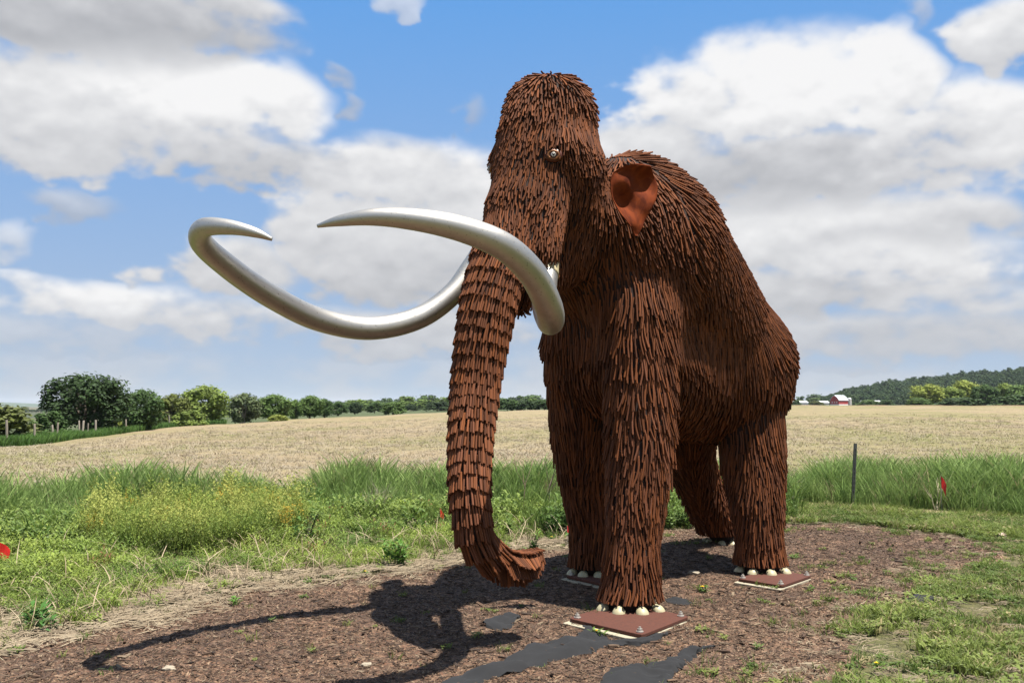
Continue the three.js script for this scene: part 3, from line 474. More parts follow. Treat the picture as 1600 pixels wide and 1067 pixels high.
{ // steel stake
  const p = at(1333, 772, 14.6), top = at(1340, 695, 14.5), y0 = height(p.x, p.z), t = thing('fence_stake', 'black steel stake leaning in the tall grass behind the lawn', 'stake', V(p.x, y0, p.z)), len = top.y - y0 + 0.02;
  const s = new THREE.Shape(); [[-0.03, 0], [0.03, 0], [0.03, 0.006], [0.004, 0.008], [0.004, 0.04], [-0.004, 0.04], [-0.004, 0.008], [-0.03, 0.006]].forEach(([x, y], i) => i ? s.lineTo(x, y) : s.moveTo(x, y));
  const g = new THREE.ExtrudeGeometry(s, { depth: len, bevelEnabled: false }); g.rotateX(-Math.PI / 2);
  part('post', g, std(rgb(0.035, 0.037, 0.035), { roughness: 0.6 }), t);
  const studs = []; for (let k = 0; k < 12; k++) studs.push(new THREE.BoxGeometry(0.02, 0.012, 0.014).translate(0, 0.12 + k * 0.072, 0.006)); part('studs', mergeGeometries(studs), std(rgb(0.05, 0.05, 0.048)), t);
  t.rotation.z = -Math.atan2((top.x - p.x) * 1.9, len); t.rotation.y = 0.5;
}

// ------------------------------------------------------------------ grass and weeds
function bladeTuft(seed, n, h, w, spread, lean, segs = 4) {             // n bent blades, h high
  const r = rand(seed), g = new Geo();
  for (let k = 0; k < n; k++) {
    const a = r() * 6.283, d = Math.sqrt(r()) * spread, hh = h * (0.55 + 0.55 * r()), bend = lean * (0.3 + r()) * hh, dir = V(Math.cos(a), 0, Math.sin(a)), b = r() * 6.283, side = V(Math.cos(b), 0, Math.sin(b)), base = V(Math.cos(a * 3.1) * d, 0, Math.sin(a * 3.1) * d), ww = w * (0.7 + 0.6 * r());
    let prev = null;
    for (let s = 0; s <= segs; s++) {
      const u = s / segs, p = base.clone().addScaledVector(dir, bend * u * u).add(V(0, hh * (u - 0.28 * lean * u * u * u), 0)), q = ww * (u < 1 ? 1 - 0.55 * u * u : 0) * 0.5;
      if (u < 1) { const i = g.v(p.clone().addScaledVector(side, q)); g.v(p.clone().addScaledVector(side, -q)); if (prev !== null) g.quad(prev, i, i + 1, prev + 1); prev = i; } else { const i = g.v(p); g.tri(prev, i, prev + 1); }
    }
  }
  return g.build();
}
function leaf(g, p, dir, len, wid, droop, fold = 0.25) {                // one pointed leaf of four faces
  const d = dir.clone().normalize(), side = V(-d.z, 0.0, d.x); if (side.lengthSq() < 1e-4) side.set(1, 0, 0); side.normalize(); const n = side.clone().cross(d);
  const mid = p.clone().addScaledVector(d, len * 0.45).addScaledVector(n, len * 0.06), tip = p.clone().addScaledVector(d, len).add(V(0, -droop * len, 0));
  const a = g.v(p), l = g.v(mid.clone().addScaledVector(side, wid / 2).addScaledVector(n, fold * wid * 0.5)), m = g.v(mid), r = g.v(mid.clone().addScaledVector(side, -wid / 2).addScaledVector(n, fold * wid * 0.5)), t = g.v(tip);
  g.tri(a, l, m); g.tri(a, m, r); g.tri(l, t, m); g.tri(m, t, r);
}
function weedClump(seed, stems, h, leaves, len, wid, spread) {
  const r = rand(seed), g = new Geo();
  for (let k = 0; k < stems; k++) {
    const a = r() * 6.283, d = spread * Math.sqrt(r()), base = V(Math.cos(a) * d, 0, Math.sin(a) * d), hh = h * (0.5 + 0.6 * r()), lean = V((r() - 0.5) * 0.5, 1, (r() - 0.5) * 0.5), top = base.clone().addScaledVector(lean, hh);
    const i = g.v(base.clone().add(V(-0.004, 0, 0))), j = g.v(base.clone().add(V(0.004, 0, 0.002))), m = g.v(top); g.tri(i, j, m);
    for (let q = 0; q < leaves; q++) { const u = 0.15 + 0.85 * (q + r()) / leaves, b = q * 2.4 + r(), up = 0.25 + 0.7 * r(); leaf(g, base.clone().lerp(top, u), V(Math.cos(b), up, Math.sin(b)), len * (0.6 + 0.7 * r()) * (1.15 - 0.45 * u), wid * (0.7 + 0.5 * r()), 0.25 * r()); }
  }
  return g.build();
}
function seedHead(seed, n, h, spread) {                                 // flowering tops: little flakes round upright stems
  const r = rand(seed), g = new Geo();
  for (let k = 0; k < n; k++) { const a = r() * 6.283, d = spread * Math.sqrt(r()), x = Math.cos(a) * d, z = Math.sin(a) * d, hh = h * (0.65 + 0.45 * r());
    for (let q = 0; q < 46; q++) { const u = 0.42 + 0.58 * Math.sqrt(r()), rr = 0.062 * (1.15 - u) * 1.6 * Math.sqrt(r()), b = r() * 6.283, p = V(x + Math.cos(b) * rr + 0.05 * u * (r() - 0.5), hh * u, z + Math.sin(b) * rr), s = 0.009 + 0.013 * r(), e = V(r() - 0.5, r() - 0.5, r() - 0.5).normalize().multiplyScalar(s), f = V(r() - 0.5, r() - 0.5, r() - 0.5).normalize().multiplyScalar(s); g.tri(g.v(p), g.v(p.clone().add(e)), g.v(p.clone().add(f))); } }
  return g.build();
}
function spread(name, label, category, geos, mat, points, seed, make) {  // a stretch of ground cover: one object
  const r = rand(seed), lists = geos.map(() => []);
  points.forEach(([x, z], k) => { const m = make(x, z, r, k); if (m) lists[Math.floor(r() * geos.length)].push(m); });
  const used = geos.map((g, i) => [g, lists[i]]).filter((q) => q[1].length);
  if (used.length === 1) return tag(instances(name, used[0][0], mat, used[0][1]), label, category);
  const t = new THREE.Group(); t.name = numbered(name); scene.add(t); tag(t, label, category, null, 'stuff');
  used.forEach(([g, l]) => instances(name.replace(/s$/, '') + '_tuft', g, mat, l, t)); return t;
}
const mixc = (a, b, t, k = 1) => rgb(lerp(a[0], b[0], t) * k, lerp(a[1], b[1], t) * k, lerp(a[2], b[2], t) * k);
const green = leafMat(rgb(0.9, 0.9, 0.9), 0.4), dry = std(rgb(0.88, 0.88, 0.88), { side: THREE.DoubleSide });
const polar = (list) => list.map(([px, d]) => { const a = azOf(px); return V(Math.sin(a) * d, 0, -Math.cos(a) * d); });
// tall grass along the edge of the field
const TALL = [[[-380, 12.6], [0, 12.8], [250, 13.4], [444, 14.2], [446, 15.8], [250, 15.6], [0, 15.2], [-380, 15.0]], [[457, 13.8], [600, 13.2], [900, 13.6], [1240, 15.2], [1240, 17.4], [900, 16.2], [600, 15.6], [457, 15.6]], [[1230, 15.8], [1450, 15.2], [1700, 15.0], [2050, 14.8], [2050, 18.4], [1700, 18.6], [1450, 18.6], [1230, 18.2]]];
const tallGeos = [bladeTuft(101, 15, 0.75, 0.016, 0.10, 0.42, 5), bladeTuft(102, 17, 0.72, 0.014, 0.12, 0.3, 5), bladeTuft(103, 12, 0.85, 0.018, 0.09, 0.55, 5), bladeTuft(104, 14, 0.6, 0.013, 0.12, 0.7, 5)];
const TALLS = ['tall green reed grass between the weeds and the stubble field, nearest the big dark tree', 'tall green reed grass behind the trunk and between the mammoth legs', 'tall green reed grass behind the lawn with the black stake in it'];
TALL.forEach((p, k) => {
  const poly = polar(p);
  spread('tall_grass', TALLS[k], 'tall grass', tallGeos, green, scatter(poly, [9000, 12000, 12000][k], 201 + k), 211 + k, (x, z, r) => {
    const n = fbm2(x * 0.35 + 4, z * 0.35, 3), e = edgeDistance(poly, x, z), patch = clamp(0.5 + n * 1.3), s = [0.98, 0.98, 1.0][k] * (0.86 + 0.24 * patch) * (0.66 + 0.56 * r()) * (0.6 + 0.4 * smooth(0, 0.7, e)) ;
    if (r() > 0.45 + 0.9 * patch) return null;
    const q = clamp(r() * 0.7 + 0.3 * fbm2(x * 0.8, z * 0.8 + 9, 2) + 0.15), drier = r() < 0.05;
    return [place(x, height(x, z) - 0.02, z, r() * 6.28, s * 0.95, s, (r() - 0.5) * 0.25), drier ? mixc([0.30, 0.26, 0.13], [0.36, 0.31, 0.18], r()) : mixc([0.125, 0.215, 0.05], [0.27, 0.36, 0.11], q, 0.85 + 0.35 * r())];
  });
});
// leafy weeds between bed and tall grass
const WEEDS = [...area([[-420, 1090], [-160, 1024], [0, 1000], [60, 992], [150, 974], [250, 947], [330, 925], [420, 909], [500, 902], [600, 892], [690, 878], [760, 866], [870, 848], [960, 832], [1040, 821], [1100, 817], [1230, 812]]), ...polar([[1240, 15.6], [900, 14.4], [600, 14.0], [444, 14.6], [250, 14.0], [0, 13.4], [-420, 13.2]])];
const bare = (x, z) => fbm2(x * 0.55 + 31, z * 0.55, 3);
const weedGeos = [weedClump(111, 8, 0.15, 8, 0.065, 0.017, 0.09), weedClump(112, 7, 0.19, 9, 0.075, 0.012, 0.08), weedClump(113, 10, 0.11, 6, 0.05, 0.022, 0.10), bladeTuft(114, 18, 0.22, 0.008, 0.09, 0.6), bladeTuft(117, 18, 0.15, 0.007, 0.09, 0.9)];
spread('low_weeds', 'low leafy green weeds between the mulch bed and the tall grass', 'weeds', weedGeos, green, scatter(WEEDS, 62000, 221, (x, z) => { const e = edgeDistance(MULCH, x, z); return clamp(0.30 + 0.5 * smooth(0.3, 2.0, e) + bare(x, z) * 1.1) * (0.35 + 0.65 * smooth(0.05, 0.8, e)); }), 222, (x, z, r) => {
  const e = edgeDistance(MULCH, x, z), s = (0.55 + 0.75 * r()) * (0.6 + 0.65 * smooth(0.4, 3.2, e)) * (1 + 0.5 * fbm2(x * 0.9, z * 0.9 + 4, 2)), q = clamp(r() * 0.6 + 0.4 + fbm2(x * 0.6 + 8, z * 0.6, 2));
  return [place(x, height(x, z) - 0.01, z, r() * 6.28, s, s * (0.9 + 0.3 * r()), (r() - 0.5) * 0.4), r() < 0.015 ? rgb(0.22, 0.11, 0.05) : mixc([0.09, 0.165, 0.03], [0.25, 0.32, 0.06], q, 0.8 + 0.4 * r())];
});
spread('dry_stalks', 'dry straw coloured stalks scattered among the low weeds', 'dead stalks', [bladeTuft(115, 5, 0.3, 0.006, 0.1, 1.1), bladeTuft(116, 4, 0.22, 0.008, 0.12, 1.5)], dry, scatter(WEEDS, 5200, 223), 224, (x, z, r) => { const s = 0.5 + 0.7 * r(); return [place(x, height(x, z), z, r() * 6.28, s, s, (r() - 0.5) * 1.1), mixc([0.24, 0.18, 0.11], [0.36, 0.29, 0.19], r())]; });
// medium grass and yellow flowering weeds in front of the tall grass
const YELLOW = polar([[140, 11.2], [200, 10.6], [300, 10.2], [400, 10.8], [475, 11.3], [480, 13.2], [420, 13.9], [300, 13.3], [160, 12.9]]);
spread('yellow_weeds', 'mass of yellow green flowering weeds in front of the tall grass', 'flowering weeds', [seedHead(121, 9, 0.52, 0.15), seedHead(122, 7, 0.6, 0.14)], leafMat(0xffffff, 0.25), scatter(YELLOW, 1000, 231, (x, z) => clamp(0.12 + 0.4 * smooth(0, 0.9, edgeDistance(YELLOW, x, z)) + 2.2 * fbm2(x * 0.8 + 60, z * 0.8, 3))), 232, (x, z, r) => { const s = 0.6 + 0.75 * r() * r() + 0.5 * fbm2(x * 0.9, z * 0.9, 2); return [place(x, height(x, z), z, r() * 6.28, s, s * (0.85 + 0.3 * r())), r() < 0.06 ? rgb(0.48, 0.33, 0.05) : mixc([0.20, 0.26, 0.05], [0.36, 0.37, 0.10], r())]; });
spread('weed_stems', 'thin leafy stems under the yellow flowering weeds', 'weeds', [weedClump(123, 10, 0.48, 9, 0.06, 0.012, 0.14), bladeTuft(124, 16, 0.45, 0.008, 0.12, 0.4)], green, scatter(YELLOW, 1900, 233), 234, (x, z, r) => { const s = 0.7 + 0.45 * r(); return [place(x, height(x, z), z, r() * 6.28, s), mixc([0.12, 0.19, 0.03], [0.22, 0.27, 0.05], r())]; });
const MID = polar([[-380, 11.0], [150, 11.2], [455, 11.6], [700, 11.4], [900, 11.6], [1235, 13.4], [1235, 15.6], [900, 14.0], [600, 13.6], [440, 14.2], [150, 13.6], [-380, 13.0]]);
spread('meadow_plants', 'knee high mixed green plants in front of the reed grass', 'weeds', [weedClump(131, 9, 0.36, 9, 0.12, 0.035, 0.14), weedClump(132, 8, 0.30, 8, 0.10, 0.045, 0.12), bladeTuft(133, 18, 0.42, 0.012, 0.12, 0.6), bladeTuft(134, 16, 0.5, 0.011, 0.11, 0.4)], green, scatter(MID, 6800, 241, (x, z) => clamp(0.5 + 1.3 * fbm2(x * 0.5 + 77, z * 0.5, 3))), 242, (x, z, r) => { if (inside(YELLOW, x, z) && r() < 0.7) return null; const s = (0.55 + 0.55 * r()) * (1 + 0.5 * fbm2(x * 0.7, z * 0.7 + 14, 2)); return [place(x, height(x, z), z, r() * 6.28, s, s, (r() - 0.5) * 0.3), mixc([0.08, 0.15, 0.03], [0.20, 0.27, 0.06], clamp(r() + fbm2(x * 0.5, z * 0.5, 2)))]; });
// lawn behind and beside the bed
const LAWN = [...area([[1215, 816], [1330, 817], [1420, 826], [1500, 835], [1552, 848], [1580, 866], [1505, 886], [1445, 905], [1425, 934], [1340, 958], [1300, 988], [1335, 1022], [1266, 1067], [1186, 1160]]), V(2.2, 0, -2.5), V(9, 0, -2.5), V(16, 0, -9), ...polar([[2050, 15.0], [1700, 15.2], [1450, 15.4], [1230, 15.8]])];
const lawnGeos = [bladeTuft(141, 14, 0.085, 0.0055, 0.05, 0.9, 3), bladeTuft(142, 12, 0.07, 0.007, 0.05, 1.2, 3), bladeTuft(143, 10, 0.10, 0.0055, 0.045, 0.6, 3), weedClump(144, 5, 0.04, 4, 0.045, 0.02, 0.05)];
spread('lawn_grass', 'short patchy lawn grass round the open side of the bed', 'grass', lawnGeos, green, scatter(LAWN, 105000, 251, (x, z) => { const e = edgeDistance(MULCH, x, z), d = Math.hypot(x, z); return clamp(0.50 + 1.7 * fbm2(x * 0.9 + 51, z * 0.9, 4) + 0.35 * smooth(0.2, 1.6, e) + 0.3 * smooth(9, 12, d)); }), 252, (x, z, r) => { const n = fbm2(x * 0.7 + 20, z * 0.7, 3), s = (0.55 + 0.7 * r()) * (1 + 0.6 * n) * (1 + 0.35 * smooth(11, 15, Math.hypot(x, z))); return [place(x, height(x, z) - 0.004, z, r() * 6.28, s * 1.1, s, (r() - 0.5) * 0.5), r() < 0.12 ? mixc([0.36, 0.31, 0.15], [0.30, 0.25, 0.13], r()) : mixc([0.085, 0.14, 0.025], [0.20, 0.25, 0.058], clamp(0.5 + n + (r() - 0.5) * 0.6))]; });
spread('bed_grass', 'thin sprigs of grass coming up through the mulch', 'grass', lawnGeos, green, scatter(MULCH, 30000, 253, (x, z) => { const e = mulchEdge(x, z); return e < 0 ? 0.25 : 0.5 * smooth(0.5, 0.0, e) * smooth(0.05, 0.4, fbm2(x * 1.1 + 90, z * 1.1, 3)) + (x > 1.0 ? 0.75 * smooth(0.20, 0.42, fbm2(x * 1.5 + 33, z * 1.5, 3)) * smooth(1.6, 0.4, e) : 0) + 0.3 * smooth(0.36, 0.46, fbm2(x * 2.1 + 133, z * 2.1, 3)); }), 254, (x, z, r) => { const s = 0.4 + 0.6 * r(); return [place(x, mulchTop(x, z), z, r() * 6.28, s, s, (r() - 0.5) * 0.6), mixc([0.08, 0.14, 0.025], [0.19, 0.22, 0.05], r())]; });
// straw round the bed and over the near part of the field
const strawGeo = [(() => { const g = new Geo(), r = rand(151); for (let k = 0; k < 12; k++) { const a = r() * 6.28, p = V((r() - 0.5) * 0.16, 0.004 + 0.02 * r(), (r() - 0.5) * 0.16), d = V(Math.cos(a), (r() - 0.5) * 0.25, Math.sin(a)), l = 0.05 + 0.16 * r(), s = V(-d.z, 0, d.x).multiplyScalar(0.0022 + 0.0016 * r()), q = p.clone().addScaledVector(d, l); const A = g.v(p.clone().add(s)), B2 = g.v(p.clone().sub(s)), C = g.v(q.clone().sub(s)), D2 = g.v(q.clone().add(s)), E2 = g.v(p.clone().lerp(q, 0.5).add(V(0, 0.006, 0))); g.tri(A, E2, B2); g.tri(B2, E2, C); g.tri(C, E2, D2); g.tri(D2, E2, A); } return g.build(true); })()];
spread('loose_straw', 'pale loose straw lying along the edge of the mulch bed', 'straw', strawGeo, dry, [...scatter(WEEDS, 60000, 261, (x, z) => smooth(0.85 + 0.6 * bare(x, z), 0.0, edgeDistance(MULCH, x, z)) * (x < -2.3 ? 1 : 0.35 + 0.5 * smooth(0, 0.3, bare(x + 40, z)))+ 0.10 + 0.25 * smooth(0.1, -0.3, bare(x, z))), ...scatter(MULCH, 40000, 262, (x, z) => smooth(0.55, -0.05, mulchEdge(x, z)) * (x < -3.2 ? 0.9 : x < 0 ? 0.4 : 0.1)), ...scatter(LAWN, 22000, 263, (x, z) => 0.06 + 0.4 * smooth(0.0, -0.35, fbm2(x * 0.9 + 51, z * 0.9, 4)))], 264, (x, z, r) => { const s = (0.4 + 0.6 * r()) * (x > 1 ? 0.65 : 1); return [place(x, Math.max(height(x, z), mulchEdge(x, z) > 0 ? mulchTop(x, z) : -9) + 0.004, z, r() * 6.28, s, s, (r() - 0.5) * 0.2), mixc([0.22, 0.165, 0.105], [0.37, 0.30, 0.20], r(), 0.75 + 0.3 * r())]; });
const NEARFIELD = polar([[-500, 15.0], [0, 15.2], [450, 15.6], [900, 16.4], [1240, 17.6], [2200, 17.8], [2200, 130], [1240, 150], [900, 150], [450, 130], [0, 58], [-500, 36]]);
spread('field_stubble', 'cut straw stubble standing in the harvested field behind the grass', 'stubble', [bladeTuft(161, 12, 0.12, 0.009, 0.16, 0.9, 2), bladeTuft(162, 10, 0.09, 0.011, 0.2, 1.6, 2)], dry, scatter(NEARFIELD, 620000, 271, (x, z) => { const d = Math.hypot(x, z); return smooth(148, 40, d) * Math.min(1, (24 / d) ** 2) * (0.75 + 0.8 * fbm2(x * 0.2, z * 0.5, 3)); }), 272, (x, z, r) => { const d = Math.hypot(x, z), s = (0.5 + 0.5 * r()) * (1 + d / 60), n = fbm2(x * 0.05 + 2, z * 0.022, 4) + 0.25 * smooth(0.1, 0.35, Math.atan2(x, -z)); return [place(x, height(x, z) + 0.03, z, r() * 6.28, s, s * 0.75, (r() - 0.5) * 0.5), r() < clamp(0.10 + n * 0.6, 0.02, 0.5) ? mixc([0.17, 0.19, 0.06], [0.24, 0.24, 0.09], r()) : mixc([0.25, 0.205, 0.145], [0.37, 0.32, 0.235], r(), 0.8 + 0.3 * r())]; });

// thin summer haze
scene.fog = new THREE.FogExp2(new THREE.Color(0.75, 0.83, 0.95), 0.000045);

// plants one can point at
function plant(label, category, px, py, geo, s, name = 'leafy_plant', d) { const p = d ? polar([[px, d]])[0] : ground(px, py), t = thing(name, label, category, V(p.x, Math.max(height(p.x, p.z), mulchEdge(p.x, p.z) > 0 ? mulchTop(p.x, p.z) : -9), p.z)); for (const [n, g, m] of geo) part(n, g, m, t).scale.setScalar(s); return t; }
const leafTone = (a, b, c) => leafMat(rgb(a, b, c), 0.3), stemMat = std(rgb(0.12, 0.14, 0.05));
const stems = (seed, n, h, rad) => { const r = rand(seed), g = new Geo(); for (let k = 0; k < n; k++) { const a = r() * 6.28; sweep([V(0, 0, 0), V(Math.cos(a) * rad * 0.4, h * 0.5, Math.sin(a) * rad * 0.4), V(Math.cos(a) * rad, h * (0.75 + 0.3 * r()), Math.sin(a) * rad)], [0.006, 0.003], 6, 5, g); } return g.build(); };
plant('upright bright green weed growing just behind the trunk tip', 'plant', 832, 876, [['leaves', weedClump(171, 8, 0.30, 11, 0.13, 0.024, 0.05), leafTone(0.10, 0.2, 0.035)], ['stem', stems(171, 5, 0.28, 0.07), stemMat]], 0.85);
plant('bushy green weed at the bed edge beside the trunk shadow', 'plant', 622, 887, [['leaves', weedClump(172, 12, 0.26, 10, 0.12, 0.036, 0.11), leafTone(0.09, 0.19, 0.03)], ['stem', stems(172, 6, 0.24, 0.1), stemMat]], 1.0);
plant('dark stemmed weed standing in the low grass with yellowish tips', 'plant', 478, 858, [['leaves', weedClump(173, 9, 0.42, 10, 0.10, 0.032, 0.12), leafTone(0.075, 0.15, 0.03)], ['stem', stems(173, 7, 0.4, 0.14), std(rgb(0.03, 0.03, 0.015))]], 1.0);
plant('low dark green weed clump beside the straw nearest the camera', 'plant', 65, 985, [['leaves', weedClump(174, 10, 0.16, 8, 0.11, 0.032, 0.12), leafTone(0.06, 0.15, 0.03)], ['stem', stems(174, 5, 0.15, 0.1), stemMat]], 1.0);
plant('tiny green sprig alone on the pale mulch', 'plant', 370, 947, [['leaves', weedClump(175, 6, 0.06, 5, 0.06, 0.02, 0.06), leafTone(0.10, 0.2, 0.035)], ['stem', stems(175, 3, 0.05, 0.05), stemMat]], 1.0);
plant('green weed clump at the edge of the bed behind the trunk', 'plant', 905, 846, [['leaves', weedClump(176, 12, 0.24, 9, 0.11, 0.04, 0.14), leafTone(0.10, 0.2, 0.035)], ['stem', stems(176, 6, 0.22, 0.12), stemMat]], 0.9);
for (const [px, py, s, label] of [[1098, 926, 1, 'yellow dandelion with leaves on the mulch before the near hind foot'], [1371, 1046, 0.8, 'lone yellow dandelion in the lawn near the bottom edge'], [570, 901, 0.8, 'yellow dandelion at the rim of the head shadow'], [862, 842, 0.9, 'yellow dandelion in the weeds behind the trunk tip'], [932, 996, 1, 'yellow flowered sprig against the near fore plate']]) {
  const g = new Geo(), r = rand(px); for (let k = 0; k < 26; k++) leaf(g, V(0, 0.045, 0), V(Math.cos(k * 2.4), 0.25 + 0.05 * (k % 5) * 2, Math.sin(k * 2.4)), 0.022, 0.009, 0.1);
  plant(label, 'dandelion', px, py, [['leaves', weedClump(px, 6, 0.05, 4, 0.075, 0.018, 0.05), leafTone(0.10, 0.17, 0.03)], ['flower', g.build(), std(rgb(0.75, 0.50, 0.01), { side: THREE.DoubleSide })], ['stem', stems(px, 1, 0.045, 0.001), stemMat]], s, 'dandelion');
}
function twigs(seed, h, n, depth) { const r = rand(seed), g = new Geo(); const grow = (p, d, len, rad, k) => { const q = p.clone().addScaledVector(d, len), m = p.clone().lerp(q, 0.5).add(V((r() - 0.5) * len * 0.2, 0, (r() - 0.5) * len * 0.2)); sweep([p, m, q], [rad, rad * 0.6], 4, 5, g, false); if (k) for (let i = 0; i < (k > 1 ? 3 : 2); i++) grow(m.clone().lerp(q, r()), d.clone().add(V((r() - 0.5) * 1.3, r() * 0.5, (r() - 0.5) * 1.3)).normalize(), len * (0.5 + 0.3 * r()), rad * 0.55, k - 1); }; for (let i = 0; i < n; i++) grow(V((r() - 0.5) * 0.15, 0, (r() - 0.5) * 0.15), V((r() - 0.5) * 0.8, 1, (r() - 0.5) * 0.8).normalize(), h * (0.4 + 0.25 * r()), 0.008, depth); return g.build(); }
plant('bare twiggy shrub with yellowing leaves in the weeds before the reed grass', 'shrub', 590, 0, [['branches', twigs(181, 0.75, 4, 3), std(rgb(0.27, 0.22, 0.17))], ['leaves', weedClump(181, 8, 0.5, 7, 0.06, 0.03, 0.3), leafTone(0.22, 0.20, 0.03)]], 0.8, 'twiggy_shrub', 12.4);
plant('leafless thin sapling rising from the grass between trunk and legs', 'sapling', 850, 0, [['branches', twigs(182, 1.5, 3, 3), std(rgb(0.22, 0.16, 0.12))]], 0.95, 'bare_sapling', 13.0);
plant('brown dead weed stalk standing between trunk and far fore leg', 'dead stalk', 824, 0, [['branches', twigs(183, 1.0, 1, 2), std(rgb(0.25, 0.17, 0.12))]], 0.9, 'dead_stalk', 12.8);
plant('pale broken straw stems sticking out of the tall grass beside a red flag', 'dead stalk', 1460, 0, [['branches', twigs(184, 0.7, 5, 1), std(rgb(0.5, 0.42, 0.28))]], 1.0, 'dead_stalk', 15.2);

// ------------------------------------------------------------------ far things: strip of grass, fence, trees, farm, hill
const bankPts = []; { const r = rand(301); for (let k = 0; k < 5200; k++) { const px = lerp(-260, 352, r()), a = azOf(px), d = table(FIELD_FAR, a) * (1.0 + 0.10 * r()) + 0.5; bankPts.push([Math.sin(a) * d, -Math.cos(a) * d]); } }
spread('grass_bank', 'dense green bank of tall grass along the fence at the far field edge', 'tall grass', [bladeTuft(302, 16, 0.75, 0.05, 0.35, 0.5, 3), bladeTuft(303, 14, 0.85, 0.045, 0.3, 0.4, 3)], green, bankPts, 304, (x, z, r) => { const s = 0.75 + 0.4 * r() + 0.3 * fbm2(x * 0.15, z * 0.15, 2); return [place(x, height(x, z) - 0.1, z, r() * 6.28, s), mixc([0.05, 0.12, 0.022], [0.10, 0.18, 0.035], r())]; });
{ // fence posts without visible wire
  const f = thing('post_fence', 'row of grey wooden fence posts behind the green bank of grass', 'fence', polar([[170, 90]])[0]), woods = [0.2, 0.26, 0.33].map((k) => std(rgb(k, k * 0.86, k * 0.68)));
  const posts = [[15, 656], [58, 662], [86, 664], [94, 660], [127, 657], [133, 657], [141, 661], [153, 656], [179, 656], [185, 656], [200, 655], [216, 652], [237, 651], [244, 653], [253, 650], [267, 650], [281, 649], [296, 649], [319, 651], [325, 648]];
  posts.forEach(([px, py], k) => { const a = azOf(px), d = table(FIELD_FAR, a) * 1.035 + (k % 3) * 0.8, x = Math.sin(a) * d, z = -Math.cos(a) * d, y = height(x, z) - 0.2, top = at(px, py, -z).y, r = rand(400 + k), w = 0.055 + 0.03 * r(); const g = sweep([V(0, 0, 0), V((r() - 0.5) * 0.05, (top - y) * 0.5, 0), V((r() - 0.5) * 0.12, Math.max(1.3, top - y), (r() - 0.5) * 0.1)], [w * 1.15, w], 4, 8).build(); part('fence_post', g, woods[k % 3], f).position.set(x - f.position.x, y, z - f.position.z); });
}
// tree crowns: leaf faces in clumps on a lumpy crown; unit crown is 1 wide, 1 high, standing on y = 0
function crown(seed, clumps, leaves, size, shape) {
  const r = rand(seed), g = new Geo(), centres = [];
  for (let k = 0; k < clumps; k++) { const a = k * 2.4 + r() * 1.2, v = (k + 0.5) / clumps, rr = shape(v) * (0.55 + 0.5 * r()) * 0.42, c = V(Math.cos(a) * rr, 0.12 + v * 0.74 + (r() - 0.5) * 0.1, Math.sin(a) * rr); centres.push([c, (0.11 + 0.10 * r()) * (0.75 + 0.4 * shape(v))]); }
  for (const [c, cr] of centres) for (let k = 0; k < leaves; k++) {
    const d = V(r() - 0.5, r() - 0.5, r() - 0.5).normalize(), p = c.clone().addScaledVector(d, cr * Math.pow(r(), 0.33) * (0.85 + 0.4 * noise3(d.x * 2 + c.x * 9, d.y * 2, d.z * 2 + seed))), n = d.clone().add(V((r() - 0.5) * 1.5, (r() - 0.1) * 1.4, (r() - 0.5) * 1.5)).normalize(), u = V(r() - 0.5, r() - 0.5, r() - 0.5).cross(n).normalize(), w = n.clone().cross(u), s = size * (0.6 + 0.8 * r());
    const i = g.v(p.clone().addScaledVector(u, s)); g.v(p.clone().addScaledVector(w, s * 0.6)); g.v(p.clone().addScaledVector(u, -s)); g.v(p.clone().addScaledVector(w, -s * 0.6)); g.quad(i, i + 1, i + 2, i + 3);
  }
  return g.build(true);
}
const round = (v) => Math.sqrt(clamp(1 - (2 * v - 0.9) ** 2)) , wide = (v) => Math.sqrt(clamp(1 - (1.5 * v - 0.75) ** 2)), bushy = (v) => Math.sqrt(clamp(1 - v * v * 0.9));
const CROWNS = { round: [crown(501, 34, 170, 0.034, round), crown(502, 30, 180, 0.034, round), crown(503, 38, 150, 0.033, round)], broad: [crown(504, 54, 190, 0.026, wide), crown(505, 50, 190, 0.026, wide)], bush: [crown(506, 28, 160, 0.038, bushy), crown(507, 30, 150, 0.038, bushy)] };
const barkMat = std(rgb(0.10, 0.08, 0.06)), paleBark = std(rgb(0.33, 0.30, 0.27));
const trunkGeos = [1, 2, 3].map((n) => { const g = new Geo(), r = rand(520 + n); for (let k = 0; k < n + 1; k++) { const a = r() * 6.28, l = k ? 0.22 : 0.08; sweep([V(Math.cos(a) * 0.03 * k, -0.05, Math.sin(a) * 0.03 * k), V(Math.cos(a) * l * 0.35, 0.25, Math.sin(a) * l * 0.35), V(Math.cos(a) * l * 0.8, 0.5, Math.sin(a) * l * 0.8), V(Math.cos(a) * l, 0.78, Math.sin(a) * l)], [0.03, 0.022, 0.014, 0.004], 8, 7, g); for (let q = 0; q < 4; q++) { const b = r() * 6.28, y = 0.35 + 0.1 * q; sweep([V(Math.cos(a) * l * 0.6, y, Math.sin(a) * l * 0.6), V(Math.cos(a) * l * 0.6 + Math.cos(b) * 0.12, y + 0.1, Math.sin(a) * l * 0.6 + Math.sin(b) * 0.12), V(Math.cos(a) * l * 0.6 + Math.cos(b) * 0.26, y + 0.15, Math.sin(a) * l * 0.6 + Math.sin(b) * 0.26)], [0.01, 0.003], 4, 5, g, false); } } return g.build(); });
const LEAF = { dark: leafTone(0.035, 0.064, 0.020), deep: leafTone(0.055, 0.10, 0.027), mid: leafTone(0.095, 0.155, 0.038), light: leafTone(0.16, 0.215, 0.045), lime: leafTone(0.25, 0.29, 0.06), grey: leafTone(0.095, 0.125, 0.055), olive: leafTone(0.10, 0.12, 0.028) };
let treeCount = 0;
